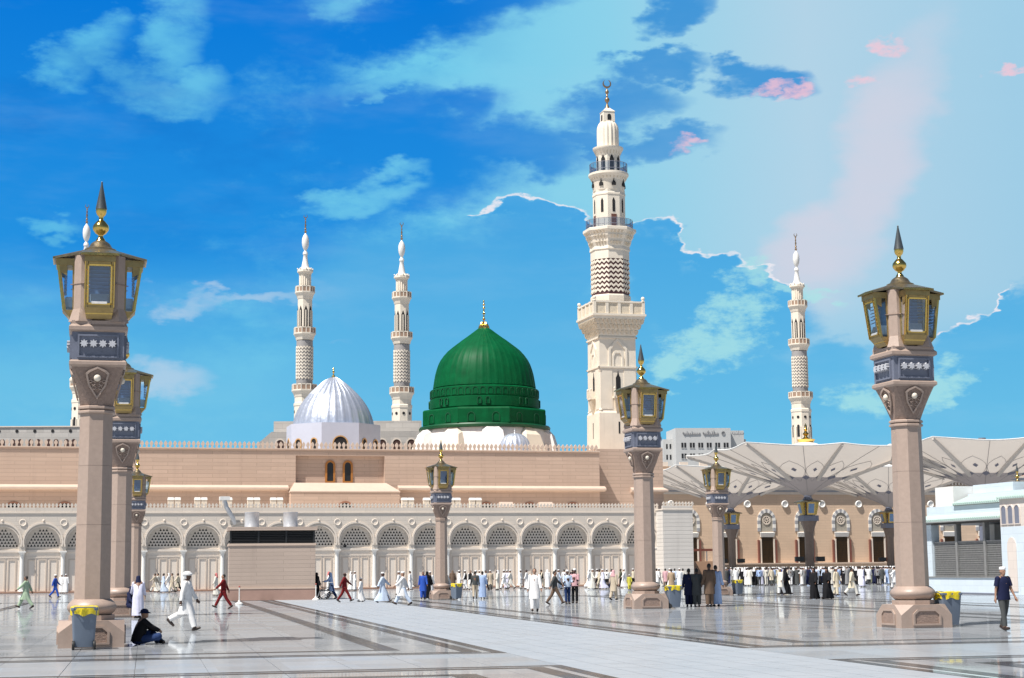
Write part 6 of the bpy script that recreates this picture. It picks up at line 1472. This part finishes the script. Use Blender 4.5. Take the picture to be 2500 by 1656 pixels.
A_ = [(1121, 'thobe', 'cap', ('white',), RGT), (1136, 'vest', 'cap', ('white', 'white'), LFT), (1149, 'vest', 'hair', ('white', 'offwhite'), TOW), (1162, 'thobe', 'scarf', ('white',), RGT), (1171, 'shirt', 'cap', ('white', 'white'), AWAY), (1186, 'shirt', 'hair', ('white', 'black'), RGT), (1197, 'thobe', 'cap', ('beige',), AWAY),
      (1215, 'thobe', 'scarf', ('offwhite',), LFT), (1231, 'kameez', 'cap', ('white', 'white'), LFT), (1238, 'thobe', 'cap', ('lilac',), AWAY), (1246, 'kameez', 'cap', ('offwhite', 'offwhite'), LFT), (1271, 'kameez', 'cap', ('white', 'offwhite'), RGT), (1286, 'thobe', 'hair', ('white',), LFT), (1322, 'vest', 'hair', ('cream', 'cream'), RGT), (1337, 'thobe', 'scarf', ('white',), AWAY),
      (1357, 'thobe', 'hair', ('white',), AWAY), (1364, 'thobe', 'cap', ('paleblue',), RGT), (1378, 'shirt', 'hair', ('white', 'black'), AWAY), (1398, 'shirt', 'hair', ('black', 'black'), AWAY), (1439, 'thobe', 'scarf', ('white',), RGT), (1447, 'thobe', 'cap', ('offwhite',), RGT), (1458, 'shirt', 'cap', ('white', 'black'), RGT), (1464, 'shirt', 'hair', ('cream', 'cream'), LFT), (1472, 'thobe', 'cap', ('lilac',), LFT), (1482, 'shirt', 'cap', ('white', 'black'), AWAY),
      (1494, 'shirt', 'hair', ('white', 'navy'), LFT), (1516, 'shirt', 'hair', ('olive', 'black'), LFT), (1524, 'thobe', 'cap', ('white',), LFT), (1546, 'shirt', 'cap', ('cream', 'black'), RGT), (1604, 'kameez', 'hair', ('white', 'white'), AWAY), (1610, 'thobe', 'cap', ('offwhite',), LFT), (1625, 'kameez', 'hair', ('pink', 'brown'), AWAY), (1636, 'thobe', 'cap', ('white',), RGT), (1648, 'kameez', 'hair', ('paleblue', 'paleblue'), AWAY), (1660, 'thobe', 'cap', ('white',), AWAY), (1668, 'kameez', 'hair', ('offwhite', 'cream'), AWAY)]
SEG = lambda px: 'right of middle lamp post' if px < 1260 else ('behind centre walkers' if px < 1420 else ('left of minaret lamp post' if px < 1560 else 'left of the four men'))
for i, (px, of, hd, cs, fc) in enumerate(A_):
    far(px, 1441 - (px - 1100) * .012 + rr_.uniform(-2.5, 2.5), 1397 - (px - 1100) * .013 + rr_.uniform(-2, 2), fc + rr_.uniform(-20, 20), rr_.choice(('walk', 'walk2', 'slow', 'stand', 'slow')), of, hd, cs, SEG(px), 'people strolling along the arcade')
person(1537, 1441, 1404, TOW, 'slow', 'kameez', 'cap', ('yellow', 'yellow'), 'child in yellow clothes and white cap near the minaret lamp post', hmin=1.1)
# --- worshippers standing in rows under the umbrellas
pal = ['white'] * 4 + ['offwhite'] * 2 + ['cream'] * 2 + ['navy', 'paleblue', 'dgrey'] + ['beige', 'paleblue', 'lightblue', 'lightblue', 'grey', 'grey', 'dgrey', 'dgrey', 'navy', 'navy', 'black', 'black', 'black', 'brown', 'olive', 'lilac', 'tan', 'blue']
n_c = 0
for row, (yb, x0, x1, st) in enumerate(((1429, 1772, 2186, 9.5), (1425.5, 1766, 2188, 9.0), (1422.5, 1780, 2190, 8.5), (1419.5, 1778, 2190, 8.5))):
    x = x0 + row * 3
    while x < x1:
        c = rr_.choice(pal); of = rr_.choice(('thobe', 'thobe', 'kameez', 'shirt')); hd = rr_.choice(('cap', 'cap', 'hair', 'hair', 'hair') if c != 'black' else ('scarf',))
        if c == 'black': of = 'abaya'
        sd = 'left part of crowd' if x < 1900 else ('middle of crowd' if x < 2040 else 'right part of crowd')
        far(x + rr_.uniform(-2, 2), yb + rr_.uniform(-.8, .8) - (x - 1980) * .006, 1389 + rr_.uniform(-6, 7) + row * .5, AWAY + rr_.uniform(-30, 30), rr_.choice(('stand', 'slow', 'stand', 'standarms')), of, hd, (c, rr_.choice((c, 'white', 'black', 'dgrey')) if of not in ('thobe', 'abaya') else None), sd, 'worshippers standing in rows')
        x += st * rr_.choice((.5, .7, .9, 1.0, 1.2, 1.6)); n_c += 1
# three people behind the wooden stand
for i, px in enumerate((1706, 1718, 1741)):
    gpos = bo.location + Vector((-.6 + i * .75, 1.6, 0))
    person(px, 0, 0, TOW, 'stand', 'shirt', 'cap' if i == 1 else 'hair', (('white', 'black'), ('tan', 'tan'), ('beige', 'beige'))[i], ('left of three people behind the wooden stand counter', 'middle of three people behind the wooden stand counter', 'right of three people behind the wooden stand counter')[i], pos=gpos, hgt=2.55 if False else 1.72)

# things that look alike in one cluster are told apart by counting from the left
seen = {}
for o in list(scene.objects):
    if o.parent is None and o.get('category') == 'person': seen.setdefault(o['label'], []).append(o)
ORD = ['leftmost', 'second', 'third', 'fourth', 'fifth', 'sixth', 'seventh', 'eighth', 'ninth', 'tenth', 'eleventh', 'twelfth', 'thirteenth', 'fourteenth', 'fifteenth', 'sixteenth']
for lab, os_ in seen.items():
    if len(os_) < 2: continue
    os_.sort(key=lambda o: o.location.x / o.location.y)
    for i, o in enumerate(os_): o['label'] = lab + ', ' + (('leftmost' if i == 0 else ORD[min(i, 15)] + ' from left'))
